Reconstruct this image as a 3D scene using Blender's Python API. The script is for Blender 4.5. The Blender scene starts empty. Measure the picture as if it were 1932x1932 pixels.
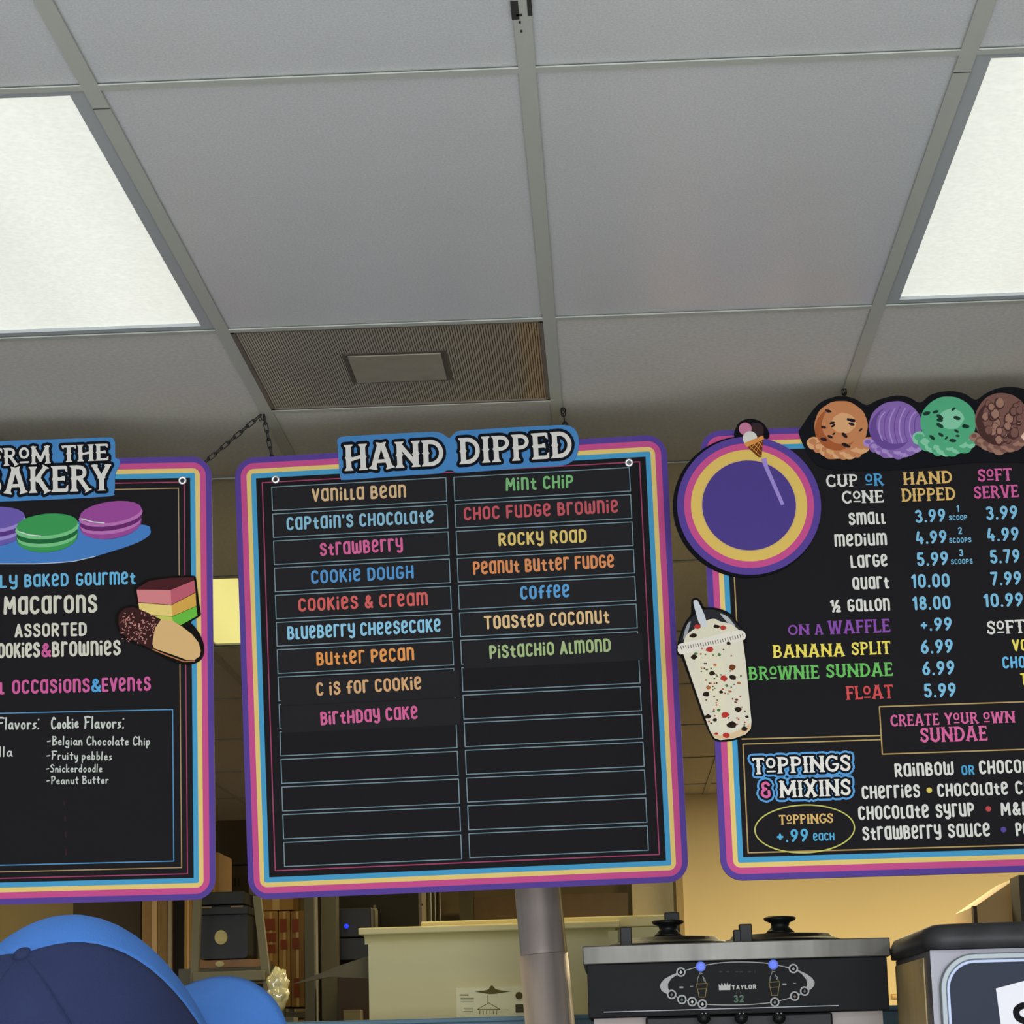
import bpy, bmesh, math, random
from mathutils import Vector, Matrix
from mathutils.geometry import delaunay_2d_cdt
random.seed(7)
PI = math.pi
C = bpy.context.scene.collection
S = bpy.context.scene

# ------------------------------------------------------------------ camera, light, exposure
CAMZ = 1.45
HC = 1.3322                      # ceiling height above the camera
CEIL = CAMZ + HC
FPX = 4760.75
def rotx(a): return Matrix.Rotation(a, 3, 'X')
def roty(a): return Matrix.Rotation(a, 3, 'Y')
def rotz(a): return Matrix.Rotation(a, 3, 'Z')
CR = rotz(0.03350581) @ rotx(PI/2 + 0.21150057) @ rotz(-0.02776231)
CP = Vector((0, 0, CAMZ))
cam_d = bpy.data.cameras.new('camera'); cam = bpy.data.objects.new('camera', cam_d); C.objects.link(cam)
cam.matrix_world = Matrix.Translation(CP) @ CR.to_4x4()
cam_d.sensor_fit = 'HORIZONTAL'; cam_d.sensor_width = 36.0; cam_d.lens = 36.0*FPX/1932.0
cam_d.clip_start = 0.05; cam_d.clip_end = 100
S.camera = cam

S.view_settings.view_transform = 'Standard'; S.view_settings.look = 'None'
S.view_settings.exposure = 0.0; S.view_settings.gamma = 1.0
S.view_settings.use_curve_mapping = False
S.cycles.use_denoising = True
S.cycles.max_bounces = 8; S.cycles.diffuse_bounces = 5; S.cycles.glossy_bounces = 3
S.cycles.sample_clamp_indirect = 6

w = bpy.data.worlds.new('world'); S.world = w; w.use_nodes = True
w.node_tree.nodes['Background'].inputs[0].default_value = (0.75, 0.85, 1.0, 1)
w.node_tree.nodes['Background'].inputs[1].default_value = 1.5

def area(name, loc, rot, sx, sy, power, col, spread=PI):
    d = bpy.data.lights.new(name, 'AREA'); d.shape = 'RECTANGLE'; d.size = sx; d.size_y = sy
    d.energy = power; d.color = col; d.spread = spread
    o = bpy.data.objects.new(name, d); C.objects.link(o); o.location = loc; o.rotation_euler = rot
    return o
ROOM_X0, ROOM_X1, ROOM_Y0, ROOM_Y1 = -4.6, 4.2, -4.0, 13.6
# daylight through the shop window behind the camera (inside its opening)
area('window_daylight', (-0.2, ROOM_Y0+0.06, 1.45), (PI/2, 0, 0), 5.0, 1.9, 330, (0.86, 0.93, 1.0))
# the tubes of the ceiling fixtures
TUBE = 45
WARM = (1.0, 0.72, 0.30)
fixture_lamps = []

# ------------------------------------------------------------------ helpers
def srgb(c):
    if isinstance(c, str): c = [int(c[i:i+2], 16) for i in (0, 2, 4)]
    return [((v/255)/12.92 if v/255 <= .04045 else ((v/255+.055)/1.055)**2.4) for v in c]
MATS = {}
def mat(name, col, rough=0.6, metal=0.0, spec=0.5, var=0.0, vscale=20, bump=0.0, bscale=200, emit=None, estr=1.0, stretch=None, alpha=None):
    if name in MATS: return MATS[name]
    m = bpy.data.materials.new(name); m.use_nodes = True; nt = m.node_tree; b = nt.nodes['Principled BSDF']
    c = srgb(col)
    b.inputs['Base Color'].default_value = (*c, 1); b.inputs['Roughness'].default_value = rough
    b.inputs['Metallic'].default_value = metal; b.inputs['Specular IOR Level'].default_value = spec
    tc = nt.nodes.new('ShaderNodeTexCoord'); mp = nt.nodes.new('ShaderNodeMapping')
    nt.links.new(tc.outputs['Object'], mp.inputs[0])
    if stretch: mp.inputs['Scale'].default_value = stretch
    if var > 0:
        n = nt.nodes.new('ShaderNodeTexNoise'); n.inputs['Scale'].default_value = vscale; n.inputs['Detail'].default_value = 4
        r = nt.nodes.new('ShaderNodeValToRGB')
        r.color_ramp.elements[0].position = .3; r.color_ramp.elements[1].position = .7
        r.color_ramp.elements[0].color = (*[v*(1-var) for v in c], 1)
        r.color_ramp.elements[1].color = (*[min(1, v*(1+var*.6)) for v in c], 1)
        nt.links.new(mp.outputs[0], n.inputs['Vector']); nt.links.new(n.outputs[0], r.inputs[0]); nt.links.new(r.outputs[0], b.inputs['Base Color'])
    if bump > 0:
        n = nt.nodes.new('ShaderNodeTexNoise'); n.inputs['Scale'].default_value = bscale; n.inputs['Detail'].default_value = 3
        bp = nt.nodes.new('ShaderNodeBump'); bp.inputs['Strength'].default_value = bump; bp.inputs['Distance'].default_value = .002
        nt.links.new(mp.outputs[0], n.inputs['Vector']); nt.links.new(n.outputs[0], bp.inputs['Height']); nt.links.new(bp.outputs[0], b.inputs['Normal'])
    if emit:
        b.inputs['Emission Color'].default_value = (*srgb(emit), 1); b.inputs['Emission Strength'].default_value = estr
    MATS[name] = m
    return m
def ink(hexcol): return mat('ink_'+hexcol, hexcol, rough=.7, spec=.05)

def mesh(name, verts, faces, m, parent=None, smooth=False):
    me = bpy.data.meshes.new(name); me.from_pydata([tuple(v) for v in verts], [], faces); me.materials.append(m)
    if smooth: me.polygons.foreach_set('use_smooth', [True]*len(me.polygons))
    me.update()
    o = bpy.data.objects.new(name, me); C.objects.link(o)
    if parent: o.parent = parent
    return o
def inside(q, x, y):
    c = False; j = len(q)-1
    for i in range(len(q)):
        if (q[i][1] > y) != (q[j][1] > y) and x < (q[j][0]-q[i][0])*(y-q[i][1])/(q[j][1]-q[i][1])+q[i][0]: c = not c
        j = i
    return c
class MB:
    def __init__(s): s.v = []; s.f = []; s.flats = {}
    def merge(s):                   # printed shapes of one layer become one clean, non-overlapping surface
        for y, polys in s.flats.items():
            vs = []; fs = []; bb = [(min(a for a, b in q), max(a for a, b in q), min(b for a, b in q), max(b for a, b in q)) for q in polys]
            for q in polys:
                k = len(vs); vs += [Vector((a*100, b*100)) for a, b in q]; fs.append(list(range(k, k+len(q))))
            ov, oe, of, _, _, orig = delaunay_2d_cdt(vs, [], fs, 1, 1e-4)
            k = len(s.v); s.v += [(v.x/100, y, v.y/100) for v in ov]
            for f, og in zip(of, orig):
                a, b, c = (ov[i] for i in f[:3]); mx_, my_ = (a.x+b.x+c.x)/300, (a.y+b.y+c.y)/300
                hit = any(o < len(polys) and inside(polys[o], mx_, my_) for o in og)
                if not hit and not any(bb[k2][0] <= mx_ <= bb[k2][1] and bb[k2][2] <= my_ <= bb[k2][3] and inside(q, mx_, my_) for k2, q in enumerate(polys)): continue
                if (b.x-a.x)*(c.y-a.y)-(b.y-a.y)*(c.x-a.x) < 0: f = f[::-1]
                s.f.append(tuple(i+k for i in f))
        s.flats = {}
    def add(s, vs, fs):
        k = len(s.v); s.v += [tuple(v) for v in vs]; s.f += [tuple(i+k for i in f) for f in fs]; return s
    def box(s, a, b):
        x0, y0, z0 = a; x1, y1, z1 = b
        return s.add([(x0,y0,z0),(x1,y0,z0),(x1,y1,z0),(x0,y1,z0),(x0,y0,z1),(x1,y0,z1),(x1,y1,z1),(x0,y1,z1)],
                     [(0,3,2,1),(4,5,6,7),(0,1,5,4),(1,2,6,5),(2,3,7,6),(3,0,4,7)])
    def prism(s, pts, y0, y1):      # outline in local x,z, thickness along y
        if sum(pts[i][0]*pts[(i+1) % len(pts)][1]-pts[(i+1) % len(pts)][0]*pts[i][1] for i in range(len(pts))) < 0: pts = pts[::-1]
        n = len(pts)
        return s.add([(p[0], y0, p[1]) for p in pts]+[(p[0], y1, p[1]) for p in pts],
                     [tuple(range(n)), tuple(range(2*n-1, n-1, -1))]+[(i, i+n, (i+1) % n+n, (i+1) % n) for i in range(n)])
    def flat(s, pts, y):
        if sum(pts[i][0]*pts[(i+1) % len(pts)][1]-pts[(i+1) % len(pts)][0]*pts[i][1] for i in range(len(pts))) < 0: pts = pts[::-1]
        s.flats.setdefault(y, []).append([(p[0], p[1]) for p in pts]); return s
    def ribbon(s, pts, wd, y, closed=False):
        pts = [p for i, p in enumerate(pts) if i == 0 or math.dist(p, pts[i-1]) > 1e-7]
        if len(pts) < 2: return s
        h = wd/2
        n = len(pts)
        seg = list(range(n if closed else n-1))
        for i in seg:
            a, b = pts[i], pts[(i+1) % n]; d = math.dist(a, b); 
            if d < 1e-9: continue
            nx, nz = -(b[1]-a[1])/d*h, (b[0]-a[0])/d*h
            s.flats.setdefault(y, []).append([(a[0]-nx, a[1]-nz), (b[0]-nx, b[1]-nz), (b[0]+nx, b[1]+nz), (a[0]+nx, a[1]+nz)])
        for p in pts:
            s.flats.setdefault(y, []).append([(p[0]+h*math.cos(t*PI/4), p[1]+h*math.sin(t*PI/4)) for t in range(8)])
        return s
    def cyl(s, a, b, r0, r1=None, n=20, caps=True):
        r1 = r0 if r1 is None else r1
        a = Vector(a); b = Vector(b); d = (b-a).normalized(); u = d.orthogonal().normalized(); v = d.cross(u)
        vs = []
        for c, r in ((a, r0), (b, r1)):
            vs += [c + u*(r*math.cos(2*PI*i/n)) + v*(r*math.sin(2*PI*i/n)) for i in range(n)]
        fs = [(i, (i+1) % n, (i+1) % n+n, i+n) for i in range(n)]
        if caps: fs += [tuple(range(n-1, -1, -1)), tuple(range(n, 2*n))]
        return s.add(vs, fs)
    def lathe(s, c, prof, n=24):     # prof: (r, z) bottom to top about z
        vs = []; fs = []
        for r, z in prof: vs += [(c[0]+r*math.cos(2*PI*i/n), c[1]+r*math.sin(2*PI*i/n), c[2]+z) for i in range(n)]
        for k in range(len(prof)-1): fs += [(k*n+i, k*n+(i+1) % n, (k+1)*n+(i+1) % n, (k+1)*n+i) for i in range(n)]
        fs += [tuple(range(n-1, -1, -1)), tuple(range((len(prof)-1)*n, len(prof)*n))]
        return s.add(vs, fs)
    def sphere(s, c, rx, ry=None, rz=None, n=16, k=10):
        ry = ry or rx; rz = rz or rx
        vs = [(c[0], c[1], c[2]-rz)]; fs = []
        for j in range(1, k):
            t = -PI/2+PI*j/k
            vs += [(c[0]+rx*math.cos(t)*math.cos(2*PI*i/n), c[1]+ry*math.cos(t)*math.sin(2*PI*i/n), c[2]+rz*math.sin(t)) for i in range(n)]
        vs.append((c[0], c[1], c[2]+rz)); L = len(vs)-1
        fs += [(0, 1+(i+1) % n, 1+i) for i in range(n)]
        for j in range(k-2): fs += [(1+j*n+i, 1+j*n+(i+1) % n, 1+(j+1)*n+(i+1) % n, 1+(j+1)*n+i) for i in range(n)]
        fs += [(L, 1+(k-2)*n+i, 1+(k-2)*n+(i+1) % n) for i in range(n)]
        return s.add(vs, fs)
    def tube(s, pts, r, n=8):
        vs = []; fs = []; N = len(pts); pts = [Vector(p) for p in pts]
        for i, p in enumerate(pts):
            d = (pts[min(i+1, N-1)]-pts[max(i-1, 0)]).normalized(); u = d.orthogonal().normalized()
            if i: 
                u = (pu - d*pu.dot(d)).normalized()
            pu = u; v = d.cross(u)
            vs += [p+u*(r*math.cos(2*PI*k/n))+v*(r*math.sin(2*PI*k/n)) for k in range(n)]
        for i in range(N-1): fs += [(i*n+k, i*n+(k+1) % n, (i+1)*n+(k+1) % n, (i+1)*n+k) for k in range(n)]
        fs += [tuple(range(n-1, -1, -1)), tuple(range((N-1)*n, N*n))]
        return s.add(vs, fs)
    def build(s, name, m, parent=None, smooth=False, bevel=0):
        if s.flats: s.merge()
        o = mesh(name, s.v, s.f, m, parent, smooth)
        if bevel:
            b = o.modifiers.new('bevel', 'BEVEL'); b.width = bevel; b.segments = 2; b.limit_method = 'ANGLE'
        return o
def empty(name, loc=(0,0,0), rot=None):
    o = bpy.data.objects.new(name, None); C.objects.link(o); o.empty_display_size = .1
    if rot is not None: o.matrix_world = Matrix.Translation(Vector(loc)) @ rot.to_4x4()
    else: o.location = loc
    return o
def tag(o, label=None, cat=None, group=None, kind=None):
    if label: o['label'] = label
    if cat: o['category'] = cat
    if group: o['group'] = group
    if kind: o['kind'] = kind
    return o
def ray(x, y): return (CR @ Vector(((x-966)/FPX, -(y-966)/FPX, -1.0)))
def at(x, y, Y):                 # real point on the plane at depth Y
    d = ray(x, y); return CP + d*(Y/d.y)
def on_ceiling(x, y):
    d = ray(x, y); return CP + d*(HC/d.z)
def rect(x0, y0, x1, y1, Y):     # X range and Z range at depth Y
    xm, ym = (x0+x1)/2, (y0+y1)/2
    return at(x0, ym, Y).x, at(x1, ym, Y).x, at(xm, y1, Y).z, at(xm, y0, Y).z
def E(cx, cy, rx, ry, a0, a1, n=9): return [(cx+rx*math.cos(math.radians(a0+(a1-a0)*i/n)), cy+ry*math.sin(math.radians(a0+(a1-a0)*i/n))) for i in range(n+1)]
def rrect(x0, z0, x1, z1, r, n=7):
    if r <= 0: return [(x0,z0),(x1,z0),(x1,z1),(x0,z1)]
    return E(x1-r,z0+r,r,r,-90,0,n)+E(x1-r,z1-r,r,r,0,90,n)+E(x0+r,z1-r,r,r,90,180,n)+E(x0+r,z0+r,r,r,180,270,n)
def spline(p, k=5, closed=False):
    n = len(p); out = []
    for i in range(n if closed else n-1):
        if closed: a, b, c, d = p[i-1], p[i], p[(i+1) % n], p[(i+2) % n]
        else: a, b, c, d = p[max(i-1, 0)], p[i], p[i+1], p[min(i+2, n-1)]
        for j in range(k):
            t = j/k
            out.append(tuple(.5*(2*b[q]+(c[q]-a[q])*t+(2*a[q]-5*b[q]+4*c[q]-d[q])*t*t+(3*b[q]-a[q]-3*c[q]+d[q])*t**3) for q in (0, 1)))
    if not closed: out.append(tuple(p[-1]))
    return out

# ------------------------------------------------------------------ lettering (own stroke alphabets, unit cap height)
MENU = {}
def g(ch, wd, *st): MENU[ch] = (wd, st)
Cc = E(.2,.74,.2,.26,25,180)+E(.2,.26,.2,.26,180,335)
g('O', .42, E(.21,.72,.21,.28,0,180)+E(.21,.28,.21,.28,180,360)+[(.42,.72)])
g('C', .39, Cc); g('c', .39, Cc)
g('G', .42, E(.21,.74,.21,.26,35,180)+E(.21,.26,.21,.26,180,355)+[(.42,.44),(.24,.44)])
g('D', .42, [(0,0),(0,1),(.12,1)]+E(.14,.7,.28,.3,90,0)+E(.14,.3,.28,.3,0,-90)+[(0,0)])
g('B', .4, [(0,0),(0,1),(.14,1)]+E(.16,.77,.19,.23,90,-90)+[(.04,.54),(.16,.54)]+E(.18,.27,.22,.27,90,-90)+[(0,0)])
g('P', .4, [(0,0),(0,1),(.16,1)]+E(.17,.72,.23,.28,90,-90)+[(0,.44)])
g('R', .41, [(0,0),(0,1),(.16,1)]+E(.17,.74,.22,.26,90,-90)+[(0,.48)], [(.16,.48),(.41,0)])
g('K', .4, [(0,0),(0,1)], [(.38,1),(.03,.46)], [(.13,.6),(.4,0)])
g('H', .42, [(0,0),(0,1)], [(.42,0),(.42,1)], [(0,.48),(.42,.52)])
g('E', .34, [(.34,0),(0,0),(0,1),(.34,1)], [(0,.5),(.3,.5)])
g('F', .34, [(0,0),(0,1),(.34,1)], [(0,.52),(.3,.52)])
g('L', .32, [(0,1),(0,0),(.32,0)])
g('T', .44, [(0,1),(.44,1)], [(.22,1),(.22,0)])
g('I', .02, [(0,0),(0,1)])
g('M', .56, [(0,0),(.04,1),(.28,.35),(.52,1),(.56,0)])
g('N', .44, [(0,0),(0,1),(.44,0),(.44,1)])
g('Q', .42, E(.21,.72,.21,.28,0,180)+E(.21,.28,.21,.28,180,360)+[(.42,.72)], [(.26,.2),(.42,-.04)])
g('S', .38, spline([(.37,.8),(.3,.96),(.16,1),(.02,.86),(.05,.64),(.2,.52),(.36,.38),(.37,.14),(.2,0),(.06,.03),(0,.18)], 3))
MENU['s'] = MENU['S']
g('U', .42, [(0,1)]+E(.21,.24,.21,.24,180,360)+[(.42,1)])
g('V', .42, [(0,1),(.21,0),(.42,1)]); MENU['v'] = MENU['V']
g('W', .62, [(0,1),(.13,0),(.31,.75),(.49,0),(.62,1)])
g('Y', .42, [(0,1),(.21,.5),(.42,1)], [(.21,.5),(.21,0)])
g('A', .44, [(0,0),(.22,1),(.44,0)], [(.08,.3),(.36,.3)])
g('a', .41, [(.41,.72)]+E(.205,.74,.205,.26,0,180)+E(.205,.26,.205,.26,180,360)+[(.41,.3)], [(.41,1),(.41,0)])
g('e', .4, [(.03,.42),(.36,.6)]+E(.19,.74,.19,.26,-25,180)+E(.2,.26,.2,.26,180,325))
g('n', .4, [(0,0),(0,1)], [(0,.7)]+E(.2,.74,.2,.26,180,0)+[(.4,0)])
g('m', .66, [(0,0),(0,1)], [(0,.7)]+E(.165,.78,.165,.22,180,0)+[(.33,0)], [(.33,.7)]+E(.495,.78,.165,.22,180,0)+[(.66,0)])
g('r', .32, [(0,0),(0,1)], [(0,.62)]+E(.2,.72,.2,.28,170,55))
g('t', .3, [(.12,.86)]+E(.26,.16,.14,.16,180,285), [(0,.62),(.28,.62)])
g('u', .4, [(0,1)]+E(.2,.26,.2,.26,180,360)+[(.4,1)], [(.4,.3),(.4,0)])
g('w', .62, [(0,1)]+E(.155,.2,.155,.2,180,360)+[(.31,.8)]+E(.465,.2,.155,.2,180,360)+[(.62,1)])
g('y', .4, [(0,1)]+E(.2,.55,.2,.2,180,360)+[(.4,1)], [(.4,.6),(.4,.12)]+E(.22,.06,.18,.22,0,-140))
g('i', .02, [(0,.66),(0,0)], [(0,.98),(.001,1.0)])
g('l', .17, [(0,.84),(0,0),(.17,0)])
g('f', .3, E(.3,.76,.18,.24,70,180)+[(.12,0)], [(0,.52),(.28,.52)])
g('o', .42, *MENU['O'][1]); g('p', .4, *MENU['P'][1]); g('h', .42, *MENU['H'][1]); g('x', .4, [(0,0),(.4,1)], [(0,1),(.4,0)])
g('.', .02, [(0,0),(.001,.02)]); g("'", .02, [(0,1),(0,.86)]); g('+', .3, [(.15,.2),(.15,.62)], [(0,.41),(.3,.41)])
g('&', .44, spline([(.46,.0),(.2,.44),(.08,.78),(.2,1),(.32,.82),(.2,.6),(.02,.34),(.06,.06),(.22,0),(.38,.16),(.44,.42)], 3))
g('-', .22, [(0,.45),(.22,.45)]); g('0', .38, E(.19,.7,.19,.3,0,180)+E(.19,.3,.19,.3,180,360)+[(.38,.7)])
g('1', .18, [(0,.8),(.16,1),(.16,0)])
g('2', .36, E(.18,.76,.18,.24,160,-20)+[(.3,.5),(0,0),(.37,0)])
g('3', .36, E(.17,.76,.17,.24,150,-80)+E(.18,.26,.19,.27,85,-150))
g('4', .4, [(.3,0),(.3,.5)], [(.12,1),(0,.3),(.4,.3)])
g('5', .36, [(.33,1),(.05,1),(.02,.56)]+E(.17,.3,.19,.3,110,-150))
g('6', .37, [(.3,1),(.1,.68)]+E(.185,.29,.185,.29,165,525))
g('7', .36, [(0,1),(.36,1),(.12,0)])
g('8', .36, E(.18,.77,.16,.23,-90,270), E(.18,.27,.18,.27,90,450))
g('9', .37, [(.07,0),(.27,.32)]+E(.185,.71,.185,.29,-15,345))
g('\u00bd', .52, [(0,.9),(.1,1),(.1,.55)], [(.42,1),(.1,0)], E(.42,.34,.1,.12,160,-30)+[(.34,0),(.54,0)])

HAND = {}
def hd(ch, wd, *st): HAND[ch] = (wd, [spline(s, 3) if len(s) > 2 else s for s in st])
hd('F', .5, [(.06,0),(.1,.5),(.06,1)], [(0,.98),(.3,1.02),(.55,.98)], [(.08,.52),(.4,.56)])
hd('C', .45, [(.45,.85),(.25,1),(.04,.6),(.1,.1),(.3,0),(.48,.15)])
hd('B', .45, [(.05,0),(.07,.5),(.05,1)], [(0,.95),(.35,.95),(.35,.65),(.08,.52),(.42,.4),(.4,.08),(.05,0)])
hd('S', .4, [(.4,.85),(.2,1),(.04,.78),(.2,.55),(.38,.3),(.2,0),(0,.1)])
hd('P', .4, [(.05,0),(.07,1)], [(0,.92),(.3,1),(.42,.75),(.3,.5),(.08,.48)])
hd('l', .06, [(.02,1),(.0,.0)]); hd('i', .06, [(0,.5),(.02,0)], [(0,.72),(.01,.75)])
hd('a', .36, [(.32,.45),(.15,.52),(0,.25),(.12,0),(.3,.2)], [(.32,.5),(.32,.15),(.4,0)])
hd('o', .34, [(.17,.52),(.02,.3),(.12,0),(.3,.12),(.3,.42),(.17,.52)])
hd('v', .32, [(0,.5),(.14,0),(.32,.5)]); hd('r', .26, [(0,.5),(.02,0)], [(.02,.3),(.14,.5),(.28,.46)])
hd('s', .26, [(.26,.48),(.06,.44),(.1,.28),(.24,.14),(0,0)]); hd('k', .3, [(0,1),(0,0)], [(.28,.5),(.02,.24),(.3,0)])
hd('e', .32, [(.02,.25),(.28,.32),(.2,.52),(.02,.35),(.1,.02),(.32,.08)]); hd('b', .32, [(0,1),(.01,.05)], [(.02,.4),(.2,.5),(.3,.2),(.12,0),(0,.08)])
hd('n', .34, [(0,.5),(.02,0)], [(.02,.3),(.18,.52),(.3,.35),(.32,0)]); hd('g', .34, [(.3,.45),(.12,.5),(.02,.25),(.15,.05),(.3,.3)], [(.31,.5),(.3,-.2),(.14,-.35),(0,-.22)])
hd('h', .34, [(0,1),(.02,0)], [(.02,.3),(.18,.52),(.3,.35),(.32,0)]); hd('c', .3, [(.3,.42),(.14,.52),(.01,.25),(.12,0),(.3,.08)])
hd('t', .28, [(.14,.85),(.12,.2),(.22,0)], [(0,.56),(.3,.58)]); hd('p', .32, [(0,.5),(.02,-.35)], [(.02,.4),(.2,.52),(.3,.25),(.15,.02),(.02,.1)])
hd('u', .32, [(0,.5),(.04,.1),(.2,0),(.3,.2)], [(.31,.5),(.33,0)]); hd('y', .32, [(0,.5),(.05,.15),(.2,.1),(.3,.3)], [(.31,.5),(.28,-.2),(.12,-.35)])
hd('d', .34, [(.3,.4),(.14,.5),(.01,.22),(.14,0),(.3,.15)], [(.32,1),(.32,0)]); hd('-', .3, [(0,.4),(.3,.46)]); hd(':', .05, [(0,.0),(.01,.03)], [(.02,.8),(.03,.83)]); hd('V', .4, [(0,1),(.2,0),(.4,1)])

WEST = {}
SW = .165
def stem(a, b, spur=True, wd=SW):
    d = math.dist(a, b); ux, uy = (b[0]-a[0])/d, (b[1]-a[1])/d; h = wd/2
    pr = [(0,h+.06),(.05,h+.052),(.075,h+.02),(.13,h)]
    if spur: pr += [(.42,h),(.47,h+.014),(.5,h+.045),(.53,h+.014),(.58,h)]
    pr += [(.87,h),(.925,h+.02),(.95,h+.052),(1,h+.06)]
    L = [(a[0]+ux*t*d-uy*o, a[1]+uy*t*d+ux*o) for t, o in pr]; Rr = [(a[0]+ux*t*d+uy*o, a[1]+uy*t*d-ux*o) for t, o in pr]
    return ('P', L+Rr[::-1])
def bar(a, b, wd=.13): return ('R', [a, b], wd)
def tick(x, y, dy): return ('P', [(x-.05,y), (x+.05,y), (x+.06,y+dy), (x-.01,y+dy*.75)])
def wg(ch, wd, *it): WEST[ch] = (wd, it)
wg('H', .78, stem((.16,0),(.16,1)), stem((.62,0),(.62,1)), bar((.16,.4),(.62,.54)))
wg('A', .86, stem((.15,0),(.41,1), False), stem((.71,0),(.45,1), False), bar((.26,.3),(.6,.3)))
wg('N', .82, stem((.15,0),(.15,1)), stem((.67,0),(.67,1)), ('R', [(.16,.88),(.66,.12)], .17))
wg('D', .76, stem((.17,0),(.17,1)), ('R', [(.17,.92)]+E(.32,.5,.34,.425,90,-90)+[(.17,.08)], .16))
wg('I', .34, stem((.17,0),(.17,1)))
wg('P', .66, stem((.17,0),(.17,1)), ('R', [(.17,.925)]+E(.34,.71,.21,.215,90,-90)+[(.17,.495)], .14))
wg('B', .7, stem((.17,0),(.17,1)), ('R', [(.17,.93)]+E(.34,.735,.18,.195,90,-90)+[(.17,.54)], .14), ('R', [(.17,.52)]+E(.36,.3,.22,.225,90,-90)+[(.17,.075)], .14))
wg('R', .74, stem((.17,0),(.17,1)), ('R', [(.17,.925)]+E(.34,.72,.2,.205,90,-90)+[(.17,.515)], .14), stem((.66,0),(.33,.55), False, .15))
wg('E', .64, stem((.17,0),(.17,1)), bar((.17,.935),(.52,.935)), bar((.17,.5),(.44,.5)), bar((.17,.065),(.54,.065)), tick(.53,.98,-.24), tick(.44,.6,-.2), tick(.55,.02,.24))
wg('F', .6, stem((.17,0),(.17,1)), bar((.17,.935),(.52,.935)), bar((.17,.5),(.44,.5)), tick(.53,.98,-.24), tick(.44,.6,-.2))
wg('L', .6, stem((.17,0),(.17,1)), bar((.17,.065),(.5,.065)), tick(.52,.02,.24))
wg('T', .7, stem((.35,0),(.35,.98)), bar((.1,.935),(.6,.935)), tick(.08,.99,-.22), tick(.61,.99,-.22))
wg('K', .76, stem((.17,0),(.17,1)), stem((.24,.45),(.62,1), False, .14), stem((.66,0),(.33,.58), False, .16))
wg('Y', .74, stem((.37,0),(.37,.5), False), ('R', [(.37,.45),(.14,.93)], .17), ('R', [(.37,.45),(.6,.93)], .17), bar((.06,.96),(.22,.96), .08), bar((.52,.96),(.68,.96), .08))
wg('C', .7, ('R', E(.38,.5,.28,.43,50,310,16), .16), tick(.58,.72,.26), tick(.58,.3,-.26))
wg('G', .74, ('R', E(.38,.5,.29,.43,50,345,16), .16), tick(.6,.72,.26), bar((.42,.45),(.68,.45), .12))
wg('O', .76, ('R', E(.38,.5,.28,.42,0,360,20), .16))
wg('o', .58, ('R', E(.29,.66,.19,.26,0,360,16), .13), bar((.1,.14),(.48,.14), .1))
wg('S', .62, ('R', spline([(.5,.78),(.38,.92),(.2,.88),(.13,.7),(.28,.54),(.45,.42),(.48,.22),(.32,.08),(.1,.18)], 4), .16), tick(.51,.66,.3), tick(.1,.36,-.3))
wg('U', .78, stem((.17,.2),(.17,1)), stem((.61,.2),(.61,1)), ('R', [(.17,.35)]+E(.39,.32,.22,.24,180,360)+[(.61,.35)], .16))
wg('V', .78, stem((.37,0),(.13,1), False), stem((.41,0),(.65,1), False))
wg('W', 1.06, stem((.3,0),(.13,1), False, .16), stem((.34,0),(.52,.95), False, .14), stem((.72,0),(.54,.95), False, .14), stem((.76,0),(.93,1), False, .16))
wg('M', .98, stem((.15,0),(.17,1)), stem((.83,0),(.81,1)), ('R', [(.15,.96),(.49,.2),(.83,.96)], .17))
wg('X', .8, stem((.14,0),(.64,1), False, .17), stem((.64,0),(.14,1), False, .17), bar((.26,.5),(.52,.5), .08))
wg('&', .66, ('R', spline([(.52,.78),(.38,.92),(.2,.84),(.2,.62),(.36,.54),(.18,.46),(.12,.24),(.3,.07),(.5,.14),(.5,.42)], 4), .16))

def layout(s, font, weight, gap, space):
    x = 0; items = []
    for ch in s:
        if ch == ' ': x += space; continue
        if font is WEST:
            wd, it = WEST[ch]; items.append((ch, x)); x += wd + gap
        else:
            wd, st = font[ch]; items.append((ch, x+weight/2)); x += wd + weight + gap
    return items, x-gap

# ------------------------------------------------------------------ the room
X0, X1, Y0, Y1 = ROOM_X0, ROOM_X1, ROOM_Y0, ROOM_Y1
GX, GY, GW = -0.07245, 4.5112, 0.6096
m_floor = mat('floor_tile', 'ccccca', .45, var=.08, vscale=3)
m_front = mat('front_wall_paint', 'cfcbc0', .7, var=.04, vscale=2)
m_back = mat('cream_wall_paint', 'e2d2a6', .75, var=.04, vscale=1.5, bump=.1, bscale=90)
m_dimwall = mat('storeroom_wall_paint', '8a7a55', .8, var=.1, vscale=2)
def wall(name, a, b, m): return tag(MB().box(a, b).build(name, m), kind='structure')
wall('floor', (X0-.1, Y0-.1, -.1), (X1+.1, 4.2, 0), m_floor)
wall('floor_added_dark', (X0-.1, 4.2, -.1), (X1+.1, Y1+1, 0), mat('bounce_cutting_dark', '40342e', .6, var=.12, vscale=3))  # added dark floor, cuts light bounced to the ceiling behind the signs
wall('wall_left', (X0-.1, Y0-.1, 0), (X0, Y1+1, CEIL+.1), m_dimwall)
wall('wall_right', (X1, Y0-.1, 0), (X1+.1, Y1+1, CEIL+.1), mat('side_wall_paint', '9a937e', .8))
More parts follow.
